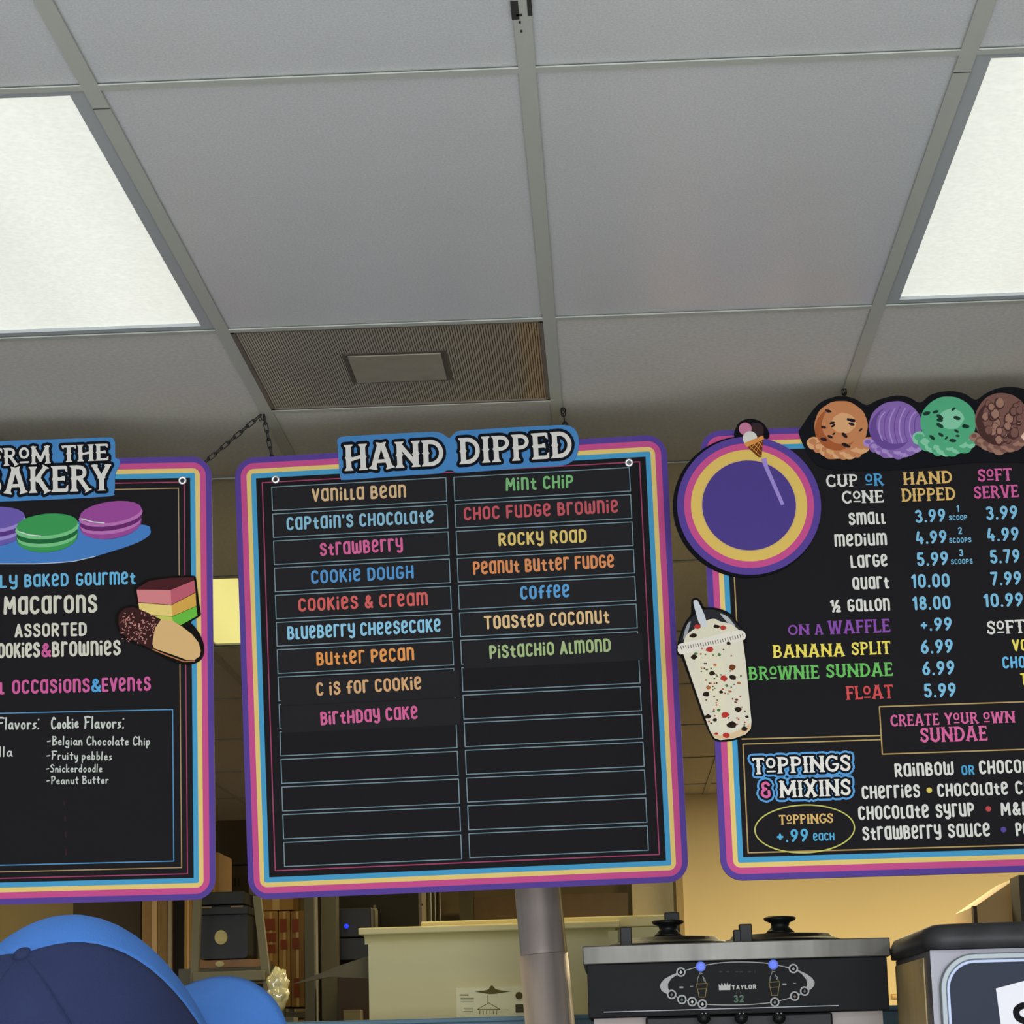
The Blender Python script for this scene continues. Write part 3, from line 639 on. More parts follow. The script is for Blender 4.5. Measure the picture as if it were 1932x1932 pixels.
# rainbow cookie and dipped finger cut-out
CK = Ls.cutout('cookie_cutout', [W(*p) for p in ((1165,1520),(1210,1480),(1300,1435),(1500,1412),(1660,1408),(1700,1425),(1712,1500),(1730,1640),(1742,1720),(1738,1760),(1660,1810),(1690,1850),(1735,1915),(1765,1985),(1775,2055),(1760,2120),(1720,2160),(1650,2180),(1560,2175),(1450,2140),(1330,2070),(1230,2030),(1130,1990),(1050,1920),(1005,1830),(1010,1740),(1060,1685),(1130,1662),(1190,1665),(1175,1600))], '14120f')
f = -17.2
def ck(name, pts, col, l=17.6): return Ls.flat(name, [W(*p) for p in pts], col, l, parent=CK)
ck('cake_icing', ((1188,1522),(1300,1455),(1480,1430),(1680,1424),(1688,1446),(1490,1528),(1200,1532)), '4a2226')
ck('cake_layer', ((1188,1532),(1484,1534),(1490,1664),(1204,1640)), 'd88488'); ck('cake_layer', ((1484,1534),(1688,1450),(1700,1552),(1490,1664)), 'c06070')
ck('cake_layer', ((1204,1646),(1490,1668),(1496,1762),(1330,1755),(1212,1700)), 'ecd07c'); ck('cake_layer', ((1490,1668),(1700,1558),(1706,1672),(1496,1764)), 'd8a850')
ck('cake_layer', ((1496,1768),(1706,1676),(1716,1758),(1570,1840),(1500,1800)), '6cbc44'); ck('cake_layer', ((1330,1758),(1496,1766),(1504,1800),(1550,1840),(1400,1800)), 'c8cc60')
ck('biscuit', ((1400,1790),(1500,1800),(1580,1850),(1670,1920),(1725,1990),(1745,2060),(1735,2110),(1690,2140),(1620,2140),(1500,2095),(1340,2040),(1320,1990),(1340,1880)), 'dcb47c', 18.2)
Ls.line('biscuit_edge', [W(*p) for p in ((1330,2050),(1450,2100),(1600,2155),(1690,2150))], 2.2, 'b87850', 18.4, parent=CK)
ck('chocolate_end', ((1030,1830),(1035,1745),(1085,1695),(1160,1682),(1260,1720),(1400,1790),(1350,1860),(1330,1960),(1320,2050),(1240,2010),(1120,1960),(1050,1900)), '3c2020', 18.8)
spk = MB(); random.seed(3)
for k in range(150):
    a, b_ = random.uniform(1035, 1385), random.uniform(1690, 2045)
    if (a-1190)**2/170**2+(b_-1850)**2/165**2 > 1: continue
    t = random.random()*PI; p = W(a, b_); spk.ribbon(Ls.LL([p, (p[0]+3*math.cos(t), p[1]+3*math.sin(t))]), .0016, layer(19.4))
tag(spk.build('sprinkles', ink('c88c84'), CK), kind='stuff')
eL = Ls.eyelet(344.5, 907)

# ---- right sign
Rs = Sign('menu_sign', (.2197+.70*1, 4.9751+.004, .7730), .0057, -.0649, -.0005, 'black menu sign of cone and cup prices topped by ice cream scoops, at right')
Rs.board(-.70, -.4572, .75, .4572, .042)
r = Rs.root
def Z(a, b_, s_, ox, oy): return (ox+a/s_, oy+b_/s_)
z7 = lambda a, b_: Z(a, b_, 4.472, 1500, 720)
z21 = lambda a, b_: Z(a, b_, 4.472, 1500, 1130)
z8 = lambda a, b_: Z(a, b_, 5.682, 1260, 1100)
z22 = lambda a, b_: Z(a, b_, 3.5, 1380, 1380)
T = lambda t, a, b_, H, c_, font=None, **k: Rs.text('lettering', t, a, b_, H, c_, font, **k)
LBc = '7fbcdc'; CR_ = 'dcdad2'; GOLD = 'dcb46c'
for a in (('CUP', z7(260,896), z7(535,889), 25, CR_), ('oR', z7(590,888), z7(752,880), 25, '4f9ccc'), ('CoNE', z7(392,1034), z7(752,1024), 25, CR_),
          ('HAND', z7(910,876), z7(1330,860), 25, GOLD), ('DIPPED', z7(895,1018), z7(1357,1003), 26, GOLD), ('SoFT', z7(1540,850), z7(1838,838), 25, 'd0609c'), ('SERVE', z7(1508,994), z7(1890,978), 25, 'd0609c'),
          ('ON', z8(1285,565), z8(1525,557), 20, '8a50a8'), ('A', z8(1570,560), z8(1672,555), 20, '8a50a8'), ('WAFFLE', z21(275,301), z21(808,284), 26, '8a50a8'),
          ('BANANA', z8(1120,808), z21(425,487), 25, 'ecd860'), ('SPLIT', z21(475,480), z21(812,466), 25, 'ecd860'), ('BRoWNIE', z8(860,1048), z21(208,675), 26, '6cbc60'), ('SUNDAE', z21(260,670), z21(830,652), 26, '6cbc60'),
          ('FLoAT', z21(428,856), z21(835,840), 26, 'd05050'), ('SoFT', z21(1617,306), (1935, 1194.5), 26, CR_),
          ('CREATE', z21(805,1080), z21(1220,1066), 22, 'd8689c'), ('YoUR', z21(1258,1064), z21(1550,1054), 22, 'd8689c'), ('oWN', z21(1585,1053), z21(1860,1046), 22, 'd8689c'), ('SUNDAE', z21(1055,1216), z21(1628,1196), 28, 'd8689c'),
          ('ToPPINGS', z22(312,618), z22(675,606), 18, GOLD)): T(*a, WEST)
for a in (('SmaLL'.replace('L', 'l'), z7(455,1216), z7(765,1204), 25, CR_), ('meDium', z7(335,1398), z7(775,1385), 25, CR_), ('LarGe', z7(472,1578), z7(782,1563), 25, CR_), ('Quart', z7(487,1760), z7(795,1750), 25, CR_),
          ('\u00bd', z21(298,120), z21(388,116), 25, CR_), ('GallOn', z21(445,112), z21(800,103), 25, CR_),
          ('3.99', z7(1015,1198), z7(1272,1184), 26, LBc), ('1', z7(1362,1106), z7(1386,1105), 14, LBc), ('SCOOP', z7(1298,1176), z7(1452,1170), 10, LBc), ('3.99', z7(1612,1172), z7(1880,1162), 27, LBc),
          ('4.99', z7(1022,1378), z7(1282,1366), 26, LBc), ('2', z7(1375,1292), z7(1408,1291), 14, LBc), ('SCOOPS', z7(1300,1366), z7(1487,1360), 10, LBc), ('4.99', z7(1622,1355), z7(1890,1344), 27, LBc),
          ('5.99', z7(1030,1562), z7(1295,1550), 27, LBc), ('3', z7(1385,1478), z7(1418,1477), 14, LBc), ('SCOOPS', z7(1315,1546), z7(1498,1540), 10, LBc), ('5.79', z7(1648,1541), z7(1898,1530), 27, LBc),
          ('10.00', z7(982,1745), z7(1305,1738), 27, LBc), ('7.99', z7(1650,1726), z7(1910,1718), 27, LBc), ('18.00', z21(992,100), z21(1312,91), 27, LBc), ('10.99', z21(1592,76), z21(1925,66), 27, LBc),
          ('+.99', z21(1060,276), z21(1325,270), 26, LBc), ('6.99', z21(1062,468), z21(1335,458), 27, LBc), ('6.99', z21(1075,650), z21(1348,640), 27, LBc), ('5.99', z21(1090,838), z21(1360,828), 27, LBc),
          ('Vanilla', z21(1835,446), (2000, 1226), 23, 'ecd860'), ('CHOCOlate', z21(1752,591), (2020, 1258), 23, '6cb8e4'), ('TwiSt', (1926, 1293.5), (1990, 1291), 23, 'ecd860'),
          ('RainBOw', z22(1080,305), z22(1468,291), 26, CR_), ('OR', z22(1520,292), z22(1605,289), 19, '4fa0cc'), ('CHOCOlate', z22(1638,286), (1985, 1457), 26, CR_),
          ('CHerrieS', z22(863,450), z22(1245,438), 25, CR_), ('CHOCOlate', z22(1362,436), z22(1828,420), 25, CR_), ('CHiPS', z22(1875,418), (1990, 1498), 25, CR_),
          ('CHOCOlate', z22(840,588), z22(1305,573), 26, CR_), ('SyruP', z22(1352,574), z22(1605,562), 26, CR_), ("M&M'S", z22(1780,560), (1972, 1537), 25, CR_),
          ('StrawBerry', z22(868,724), z22(1385,706), 26, CR_), ('SauCe', z22(1432,705), z22(1710,695), 26, CR_), ('PeanutS', z22(1880,694), (2010, 1574), 25, CR_),
          ('+.99', z22(300,736), z22(510,728), 24, '58acd4'), ('eaCH', z22(540,726), z22(680,722), 15, '58acd4')): T(*a)
for p, c_ in ((z22(1305,390), 'd8c460'), (z22(1695,513), 'b84c4c'), (z22(1795,650), '5a4a94')):
    q = Rs.L(*p); MB().flat(E(q[0], q[1], .0055, .0055, 0, 343, 20), layer(3)).build('dot', ink(c_), r)
GO = 'b89c64'
Rs.line('gold_line', [(1390, 1176), (1385.5, 1096), (1384, 1060)], 2.2, GO, 2)
Rs.line('gold_line', [(2300, 1312), (1658.8, 1334), (1664.4, 1423.4), (2300, 1402)], 2.3, GO, 2)
Rs.line('gold_line', [(1400, 1395), (1660, 1388.3)], 2.3, GO, 2)
Rs.line('gold_line', [(1661, 1396), (1401.6, 1404.8), (1411.4, 1609.4), (1700, 1601.3), (2300, 1584)], 2.3, GO, 2)
el = [(1518+94*math.cos(t*PI/24)*math.cos(-.03)-45*math.sin(t*PI/24)*math.sin(-.03), 1564.3+94*math.cos(t*PI/24)*math.sin(-.03)+45*math.sin(t*PI/24)) for t in range(48)]
Rs.line('price_ring', el, 2.4, 'c8c464', 2.4, True)
outlined(Rs, None, 'ToPPINGS', z22(135,286), z22(795,264), 31, 3, .0085, .0045, outer='5c9fd8', face='e6e2da')
outlined(Rs, None, 'MIXINS', z22(315,440), z22(795,424), 31, 3, .0085, .0045, outer='5c9fd8', face='e6e2da')
outlined(Rs, None, '&', z22(190,444), z22(268,440), 31, 3, .0085, .0045, outer='5c9fd8', face='d8689c')
# round badge (rings, the cone and its stick)
bc = Rs.L(1411, 957); k = Rs.sc
bo = []
for i in range(64):
    t = 2*PI*i/64; rr = 141*k; bo.append((bc[0]-.003+rr*math.cos(t), bc[1]+rr*math.sin(t)))
badge = MB().prism(bo, -.007, -.0031).build('round_badge', ink('121218'), r)
for rad, c_, l in ((137.5, PURPLE, 29), (124, PINK, 29.5), (111, 'e0be64', 30), (92, 'd8b470', 30.3), (89.5, '504088', 30.6)):
    MB().flat(E(bc[0]+.002, bc[1]+.002, rad*k, rad*k, 0, 354.4, 63), layer(l)).build('ring', ink(c_), badge)
z6 = lambda a, b_: Z(a, b_, 4.829, 1250, 730)
def bf(name, pts, col, l, sm=0): return Rs.flat(name, [z6(*p) for p in pts], col, l, sm, parent=badge)
hp = Rs.LL([z6(*p) for p in ((655,470),(672,370),(720,318),(800,300),(880,318),(940,370),(972,460),(900,500),(780,520))])
MB().prism(spline(hp, 3, True), -.007, -.0031).build('cone_backing', ink('121218'), badge)
def disc(cx, cy, rad, col, l): return bf('painted_scoop', [(cx+rad*math.cos(t*PI/12), cy+rad*math.sin(t*PI/12)) for t in range(24)], col, l)
disc(850, 405, 70, '3a2a2c', 31); disc(752, 392, 58, 'c47a98', 31.4); disc(795, 480, 66, 'd8d4cc', 31.8)
bf('painted_stick', ((895,668),(945,655),(960,735),(1108,1078),(1078,1088),(925,745)), 'a08cd0', 31.4)
bf('painted_cone', ((760,548),(915,492),(900,652),(872,652)), '6a3a1c', 32.2)
wl = MB()
for a, b_ in (((790,545),(890,640)), ((830,530),(900,600)), ((868,512),(908,555)), ((905,505),(850,610)), ((880,515),(828,590)), ((845,525),(800,570))): wl.ribbon(Rs.LL([z6(*a), z6(*b_)]), .0012, layer(32.6))
wl.build('waffle_lines', ink('e0984c'), badge)
bf('cone_band', ((738,525),(915,452),(922,488),(766,560)), 'dc944c', 32.8)
# milkshake cut-out
shp = [(248,215),(262,178),(300,163),(340,185),(366,225),(392,268),(470,268),(560,285),(650,322),(720,390),(780,490),(835,535),(845,600),(822,650),(835,760),(862,1050),(900,1470),(895,1560),(850,1630),(760,1675),(660,1700),(560,1705),(500,1688),(448,1620),(380,1470),(300,1240),(220,1010),(148,815),(98,770),(92,700),(118,600),(160,480),(205,395),(246,340)]
shake = Rs.cutout('milkshake_cutout', [z8(*p) for p in shp], '121210', front=-.006, smooth=3)
def mf(name, pts, col, l, sm=3): return Rs.flat(name, [z8(*p) for p in pts], col, l, sm, parent=shake)
mf('painted_dome', [(150,640),(170,520),(230,400),(300,340),(410,290),(520,300),(640,350),(720,430),(780,520),(600,560),(400,600)], '2b2c30', 22)
mf('dome_glint', [(165,610),(180,520),(215,440),(245,420),(225,500),(195,590)], '9a9ca0', 22.4); mf('dome_glint', [(560,335),(640,370),(700,440),(720,470),(660,450),(600,390)], 'b4b6b8', 22.4)
mf('painted_whip', [(190,580),(240,530),(330,470),(410,410),(500,392),(560,420),(650,440),(710,470),(760,520),(700,560),(450,600),(230,650),(170,660)], 'dcd4bc', 22.8)
mf('painted_straw', [(272,215),(290,192),(316,196),(340,240),(392,350),(418,470),(380,480),(330,430),(300,330)], 'cdd0d4', 23.2, 2)
mf('painted_cup', [(165,770),(400,700),(650,650),(790,610),(805,640),(830,830),(862,1150),(895,1490),(888,1570),(830,1630),(700,1675),(560,1690),(500,1670),(455,1600),(380,1400),(280,1110)], 'ddd5c0', 23, 0)
mf('cup_shade', [(300,770),(500,740),(600,900),(620,1300),(640,1560),(560,1580),(480,1300),(380,1050)], 'e0d8be', 23.3)
mf('cup_base', [(455,1600),(560,1640),(700,1610),(820,1560),(888,1500),(888,1565),(830,1625),(700,1668),(560,1680),(500,1662)], 'dcbc94', 23.4, 0)
mf('painted_lid', [(108,700),(125,660),(300,620),(500,570),(700,520),(800,520),(832,560),(828,600),(800,622),(640,655),(400,705),(170,770),(125,765),(105,735)], 'e4dccf', 23.8, 2)
lt = MB()
for i in range(26):
    t = i/25; x_, y_ = 140+660*t, 700-130*t-14*math.sin(PI*t)*-1
    lt.ribbon(Rs.LL([z8(x_-4, y_-16), z8(x_+5, y_+16)]), .0014, layer(24.2))
lt.build('lid_ridges', ink('5a5248'), shake)
ch = {c_: MB() for c_ in ('b83830', '2c2018', '4c7048', 'b4683c', '6c3c20')}
random.seed(11)
for x_, y_, rad, c_ in ((315,475,34,'b83830'),(590,490,34,'b83830'),(520,475,28,'2c2018'),(270,570,36,'2c2018'),(450,720,40,'b83830'),(650,655,24,'2c2018'),(280,800,32,'2c2018'),(300,765,20,'4c7048'),(548,775,20,'4c7048'),(690,912,36,'6c3c20'),(475,975,30,'2c2018'),(597,1030,38,'b83830'),(695,1020,36,'2c2018'),(630,1108,18,'4c7048'),(760,1078,20,'b4683c'),(435,1130,24,'b4683c'),(410,1200,34,'2c2018'),(570,1175,22,'2c2018'),(660,1170,16,'b4683c'),(735,1258,16,'6c3c20'),(750,1362,36,'2c2018'),(610,1420,44,'b83830'),(505,1475,22,'2c2018'),(425,1440,32,'2c2018'),(680,1530,50,'2c2018'),(848,1440,20,'2c2018'),(625,1640,34,'b83830'),(815,1570,32,'2c2018'),(520,1620,18,'b83830'),(505,885,18,'b4683c'),(415,935,14,'4c7048'),(545,1370,18,'4c7048'),(490,1380,14,'4c7048')):
    n = 9; rad *= 1.18; q = [z8(x_+rad*random.uniform(.7,1.1)*math.cos(2*PI*i/n), y_+rad*.72*random.uniform(.7,1.1)*math.sin(2*PI*i/n)) for i in range(n)]
    ch[c_].flat(Rs.LL(q), layer(23.9+.3))
for _ in range(60):
    y_ = random.uniform(700, 1600); t = (y_-700)/900; x_ = random.uniform(220+230*t, 770+80*t); c_ = random.choice(list(ch))
    ch[c_].flat(Rs.LL([z8(x_+11*math.cos(2*PI*i/6), y_+9*math.sin(2*PI*i/6)) for i in range(6)]), layer(23.9))
for c_, mb in ch.items(): tag(mb.build('candy_bits', ink(c_), shake), kind='stuff')
# painted scoops along the top (flat cut-out)
def z7p(*p): return [z7(a, b_) for a, b_ in p]
sc = Rs.cutout('scoop_cutout', z7p((30,440),(45,400),(110,300),(180,210),(260,158),(380,128),(500,150),(600,205),(700,160),(850,125),(960,140),(1050,185),(1130,125),(1220,95),(1330,88),(1430,110),(1520,160),(1600,110),(1700,65),(1830,52),(1960,80),(2060,160),(2180,110),(2320,100),(2460,180),(2530,330),(2540,500),(2480,640),(2300,690),(1900,690),(1500,690),(1000,740),(600,760),(250,740),(130,650),(80,570)), '17171b')
def scoop(cx, cy, rx, ry, base, cols, kind):
    lo, md, hi = cols; o = None; rs = random.Random(int(cx))
    # ruffled skirt
    def el(x, y, a, b_, n=22, jit=0): return [z7(x+a*math.cos(2*PI*i/n)*(1+rs.uniform(-jit, jit)), y+b_*math.sin(2*PI*i/n)*(1+rs.uniform(-jit, jit))) for i in range(n)]
    P_ = lambda nm, q, c_, l, sm=0, pr=None: Rs.flat(nm, q, c_, l, sm, parent=pr or sc)
    o = P_('painted_scoop', el(cx, cy+ry*.12, rx*.98, ry*1.0), lo, base)
    N = 10
    for i in range(N):
        t = (i+.5)/N; ang = math.radians(170-160*t); x_ = cx-rx*1.12+2.24*rx*t; y_ = cy+ry*.45+ry*.62*math.sin(PI*min(max(t, .0), 1))**.6
        a = rx*rs.uniform(.2, .31)
        P_('ruffle', el(x_, y_, a, a*.85, 12, .12), md if i % 2 else hi, base+.3+.05*i, 2, o)
        P_('ruffle', el(x_-a*.15, y_-a*.2, a*.55, a*.4, 10, .12), hi if i % 2 else md, base+.9+.02*i, 2, o)
    P_('scoop_ball', el(cx, cy, rx, ry, 32, .012), md, base+1.6, 2, o)
    P_('scoop_shade', el(cx-rx*.16, cy+ry*.1, rx*.8, ry*.84, 24, .02), lo if kind != 'mint' else md, base+1.8, 2, o)
    P_('scoop_light', el(cx+rx*.06, cy-ry*.08, rx*.78, ry*.78, 24, .02), md, base+2, 2, o)
    if kind in ('chip', 'mint'):
        P_('scoop_light', el(cx+rx*.1, cy-ry*.12, rx*.45, ry*.4, 18, .06), hi, base+2.2, 2, o)
        for _ in range(15):
            t = rs.uniform(0, 2*PI); q = rs.uniform(.2, .88); x_, y_ = cx+rx*q*math.cos(t), cy+ry*q*math.sin(t); a = rx*rs.uniform(.07, .15); ro = rs.uniform(-.8, .8)
            P_('chip', [z7(x_+a*math.cos(u*PI/4)*math.cos(ro)-a*.5*math.sin(u*PI/4)*math.sin(ro), y_+a*math.cos(u*PI/4)*math.sin(ro)+a*.5*math.sin(u*PI/4)*math.cos(ro)) for u in range(8)], '2a2226' if kind == 'chip' else '1f3a30', base+2.5, 0, o)
    if kind == 'swirl':
        for i in range(9):
            t = -.75+i*.19
            Rs.line('swirl', spline([z7(cx+rx*(t+.16), cy-ry*.78*(1-abs(t)*.5)), z7(cx+rx*(t-.02), cy-ry*.3), z7(cx+rx*(t-.05), cy+ry*.2), z7(cx+rx*(t+.07), cy+ry*.72*(1-abs(t)*.4))], 5), 2.6 if i % 2 else 1.6, hi if i % 2 else lo, base+2.3, parent=o)
    if kind == 'nut':
        for _ in range(38):
            t = rs.uniform(0, 2*PI); q = rs.uniform(.05, 1)**.5*.84; x_, y_ = cx+rx*q*math.cos(t), cy+ry*q*math.sin(t); a = rx*rs.uniform(.14, .24)
            P_('nut_lump', el(x_, y_, a*.8, a, 11, .1), lo, base+2.2+_*.03, 2, o)
            P_('nut_lump', el(x_+a*.08, y_-a*.1, a*.62, a*.78, 11, .1), hi if _ % 2 else md, base+2.215+_*.03, 2, o)
scoop(385, 385, 225, 215, 17.6, ('a85c34', 'c88458', 'e0a878'), 'chip')
scoop(845, 385, 225, 212, 22, ('6a4c94', '8a68b0', 'ac90cc'), 'swirl')
scoop(1290, 350, 235, 215, 26.5, ('2f8a60', '55ac80', '88cca8'), 'mint')
scoop(1740, 330, 225, 225, 31, ('4c3230', '7c5850', 'a07868'), 'nut')
scoop(2190, 330, 225, 220, 36, ('b08068', 'd8a890', 'ecc8b4'), 'swirl')
c_ = Rs.L(1601, 800); eR = Rs.loc + Rs.R @ Vector((c_[0], .012, c_[1]))
c_ = M_.L(1071, 850); eM3 = M_.loc + M_.R @ Vector((c_[0], .014, c_[1]))

# ------------------------------------------------------------------ chains from the ceiling bars
m_chain = mat('black_chain', '232326', .45, .5)
def link_mesh():
    path = []
    L_, w_ = .0072, .0042
    for i in range(9): t = -PI/2+PI*i/8; path.append((w_*math.sin(t+PI/2-PI/2)*1.0, 0, 0))
    pts = [(w_*math.cos(t), 0, L_+w_*math.sin(t)) for t in [PI*i/8 for i in range(9)]]+[(w_*math.cos(t), 0, -L_+w_*math.sin(t)) for t in [PI+PI*i/8 for i in range(9)]]
    mb = MB(); n = 6; N = len(pts); rr = .0013
    for i, p in enumerate(pts):
        a, c_ = Vector(pts[i-1]), Vector(pts[(i+1) % N]); d = (c_-a).normalized(); v = Vector((0, 1, 0)); u = d.cross(v)
        mb.v += [tuple(Vector(p)+u*(rr*math.cos(2*PI*k/n))+v*(rr*math.sin(2*PI*k/n))) for k in range(n)]
    for i in range(N): mb.f += [(i*n+k, ((i+1) % N)*n+k, ((i+1) % N)*n+(k+1) % n, i*n+(k+1) % n) for k in range(n)]
    me = bpy.data.meshes.new('link'); me.from_pydata(mb.v, [], mb.f); me.materials.append(m_chain); me.polygons.foreach_set('use_smooth', [True]*len(me.polygons)); return me
LM = link_mesh()
def chain(a, b_, label):
    a = Vector(a); b_ = Vector(b_); d = b_-a; n = max(2, round(d.length/.0175)); t = tag(empty('chain', a), label, 'chain', 'sign chains')
    q = d.to_track_quat('Z', 'Y')
    hk = MB().tube([(0, 0, .0), (0, 0, -.004), (.003, 0, -.008), (.0, 0, -.012), (-.003, 0, -.009)], .0014).build('hook', m_chain, t, True)
    for i in range(n):
        o = bpy.data.objects.new('link', LM); C.objects.link(o); o.parent = t
        o.rotation_mode = 'QUATERNION'; rr = q @ Matrix.Rotation(PI/2*(i % 2)+.25, 3, 'Z').to_quaternion(); o.rotation_quaternion = rr
        o.location = d*((i+.5)/n)
hA = on_ceiling(494, 781); hB = on_ceiling(1062, 769); hC = on_ceiling(1592, 733)
chain(hA+Vector((-.003, 0, -.003)), eL, 'black chain slanting from the ceiling hook down to the left sign')
chain(hA+Vector((.004, .002, -.003)), eM1, 'short black chain from the ceiling hook to the left corner of the middle sign')
chain(hB+Vector((0, 0, -.002)), eM3, 'short black chain behind the right end of the blue hand dipped heading')
chain(hC+Vector((0, 0, -.002)), eR, 'thin dark chain end just above the orange painted scoop')

# ------------------------------------------------------------------ steel post in front of the cabinet
m_steel = mat('scuffed_highlight_steel', 'c2b4ae', .42, .35, var=.28, vscale=26, bump=.15, bscale=30, stretch=(1, 1, .1))  # scuff noise stretched lengthwise, its streaks also paint the vertical highlights
YP = 5.62
pa = (at(971, 1690, YP)+at(1058, 1685, YP))/2; pb = (at(988.5, 1930, YP)+at(1086, 1926, YP))/2
d = (pa-pb)/(pa.z-pb.z)
r1 = (at(1058, 1687, YP).x-at(971, 1687, YP).x)/2; r2 = (at(1086, 1928, YP).x-at(988.5, 1928, YP).x)/2
post = tag(empty('metal_post', (pb-d*pb.z)), 'scuffed grey round metal post in front of the cream cabinet', 'post')
def pp(z): q = pb+d*(z-pb.z)-post.location; return (q.x, q.y, q.z)
zs = at(1070, 1799, YP).z
def rz_(z): return r2+(r1-r2)*(z-pb.z)/(pa.z-pb.z)
MB().cyl(pp(0), pp(zs), rz_(1.2), rz_(zs), 40).build('sleeve', m_steel, post, True)
MB().cyl(pp(zs+.001), pp(2.25), rz_(zs)-.003, rz_(pa.z)-.003, 40).build('shaft', m_steel, post, True)
MB().cyl(pp(2.251), pp(2.262), r1-.001, r1-.001, 40).build('end_cap', mat('post_cap', '3a3a3a', .5), post)
sd = MB(); q0 = Vector(pp(zs+.001))+Vector((rz_(zs)-.003, -.022, 0)); q1 = Vector(pp(pa.z+.3))+Vector((rz_(pa.z)-.003, -.022, 0))
sd.cyl(q0, q1, .0028, .0028, 8).build('conduit', mat('tan_conduit', 'a08858', .45), post, True)
MB().cyl(pp(0.0), pp(.008), .1, .1, 32).build('floor_flange', m_steel, post)

# ------------------------------------------------------------------ teal half wall and the cream cabinet behind it
YC = 5.95
tz = at(800, 1921.5, YC).z
m_teal = mat('teal_paint', '46697c', .5, var=.05)
cw = tag(empty('counter_wall', (-.2, YC, 0)), 'blue-grey painted half wall along the bottom edge, behind the post', 'half wall')
MB().box((-1.15, 0, 0), (2.6, .10, tz-.012)).build('wall_panel', m_teal, cw)
MB().box((-1.17, -.012, tz-.0125), (2.62, .112, tz)).build('top_cap', m_teal, cw, bevel=.003)

YB = 6.3
m_cream = mat('cream_cabinet_paint', 'd6c88e', .5, var=.03, vscale=3)
cab = tag(empty('cabinet', (at(900, 1900, YB).x, YB, 0)), 'cream painted cabinet with moulded top standing behind the metal post', 'cabinet')
bx0 = at(696, 1860, YB).x-cab.location.x; bx1 = at(1160, 1860, YB).x-cab.location.x
zt = at(850, 1765, YB).z
MB().box((bx0, 0, 0), (bx1, .5, zt)).build('body', m_cream, cab)
lx0 = at(676, 1757, YB-.04).x-cab.location.x; lx1 = at(1170, 1745, YB-.04).x-cab.location.x
z0 = at(676, 1764, YB-.04).z; z1 = at(676, 1751, YB-.04).z
MB().box((lx0, -.04, z0), (lx1, .54, z1)).build('cornice', m_cream, cab, bevel=.003)
mo = MB(); n = 8
prof = [(-.036+.034*math.sin(PI/2*i/n), z0-.022*(1-math.cos(PI/2*i/n))) for i in range(n+1)]
mo.v = [(x, yy, z) for x in (lx0+.012, lx1-.012) for yy, z in prof]+[(lx0+.012, 0, z0), (lx1-.012, 0, z0)]
mo.f = [(i, i+1, n+2+i, n+1+i) for i in range(n)]
mo.build('cove', m_cream, cab, True)
ux0 = at(794, 1740, YB+.1).x-cab.location.x; ux1 = at(1268, 1725, YB+.1).x-cab.location.x; u0 = z1-.01; u1 = at(794, 1739, YB+.1).z
MB().box((ux0, .10, u0), (ux1, .62, u1)).build('raised_top', m_cream, cab, bevel=.003)
MB().box((bx1+.002, .1, 0), (ux1-.01, .6, u0-.001)).build('side_unit', mat('cream_side', 'bdb888', .5), cab)
MB().box((bx1-.012, -.012, zt-.13), (bx1+.012, 0, zt-.001)).build('end_pilaster', m_cream, cab)
# notices on the cabinet front
pz = mat('notice_paper', 'ece4b6', .6)
nx0, nx1, nz0, nz1 = rect(861, 1862, 991, 1918, YB-.004)
no = tag(empty('notice', (nx0, YB-.004, nz0)), 'small printed notice with a bird and building, taped low on the cream cabinet', 'notice')
MB().box((0, -.001, 0), (nx1-nx0, .0035, nz1-nz0)).build('paper', pz, no)
def npx(*p): return [((at(a, b_, YB).x-nx0), (at(a, b_, YB).z-nz0)) for a, b_ in p]
nk = MB()
def zz(a, b_): return (660+a/5.682, 1680+b_/5.682)
wing = npx(*[zz(*p) for p in ((1335,1085),(1440,1075),(1490,1060),(1505,1030),(1525,1018),(1545,1035),(1565,1060),(1640,1075),(1730,1082),(1620,1100),(1560,1110),(1500,1112),(1420,1100))])
nk.flat(wing, -.0016); nk.build('print', ink('6b6238'), no)
nb = MB(); nb.ribbon(npx(zz(1370,1275), zz(1490,1205), zz(1610,1275), zz(1370,1278)), .0018, -.0016)
for k in range(6): x_ = 1395+k*36; nb.ribbon(npx(zz(x_,1290), zz(x_,1325)), .0018, -.0016)
nb.ribbon(npx(zz(1480,1200), zz(1480,1120)), .0015, -.0016); nb.ribbon(npx(zz(1600,1280), zz(1700,1280)), .001, -.0016)
tag(nb.build('print', ink('84713c'), no), kind='stuff')
nt_ = MB(); nt_.ribbon(npx(zz(1185,1122), zz(1270,1122)), .003, -.0016)
for y_ in (1155, 1175, 1195): nt_.ribbon(npx(zz(1190,y_), zz(1330,y_)), .0014, -.0016)
for y_ in (1262, 1280, 1298): nt_.ribbon(npx(zz(1225,y_), zz(1320,y_)), .0014, -.0016)
tag(nt_.build('print', ink('6f6842'), no), kind='stuff')
# stickers peeking out beside the post
for a, b_, kind in ((1815, 1128, 0), (1820, 1265, 1)):
    c_ = at(*zz(a, b_), YB-.004)
    o = MB()
    if kind == 0: o.prism(E(0, 0, .009, .009, 0, 343, 20), -.003, .003)
    else: o.prism(rrect(-.010, -.010, .010, .010, .002), -.003, .003)
    ob = tag(o.build('sticker', ink('5e5232' if kind == 0 else '55503c')), ('small dark round' if kind == 0 else 'small dark square')+' sticker on the cream cabinet just left of the post', 'sticker'); ob.location = c_

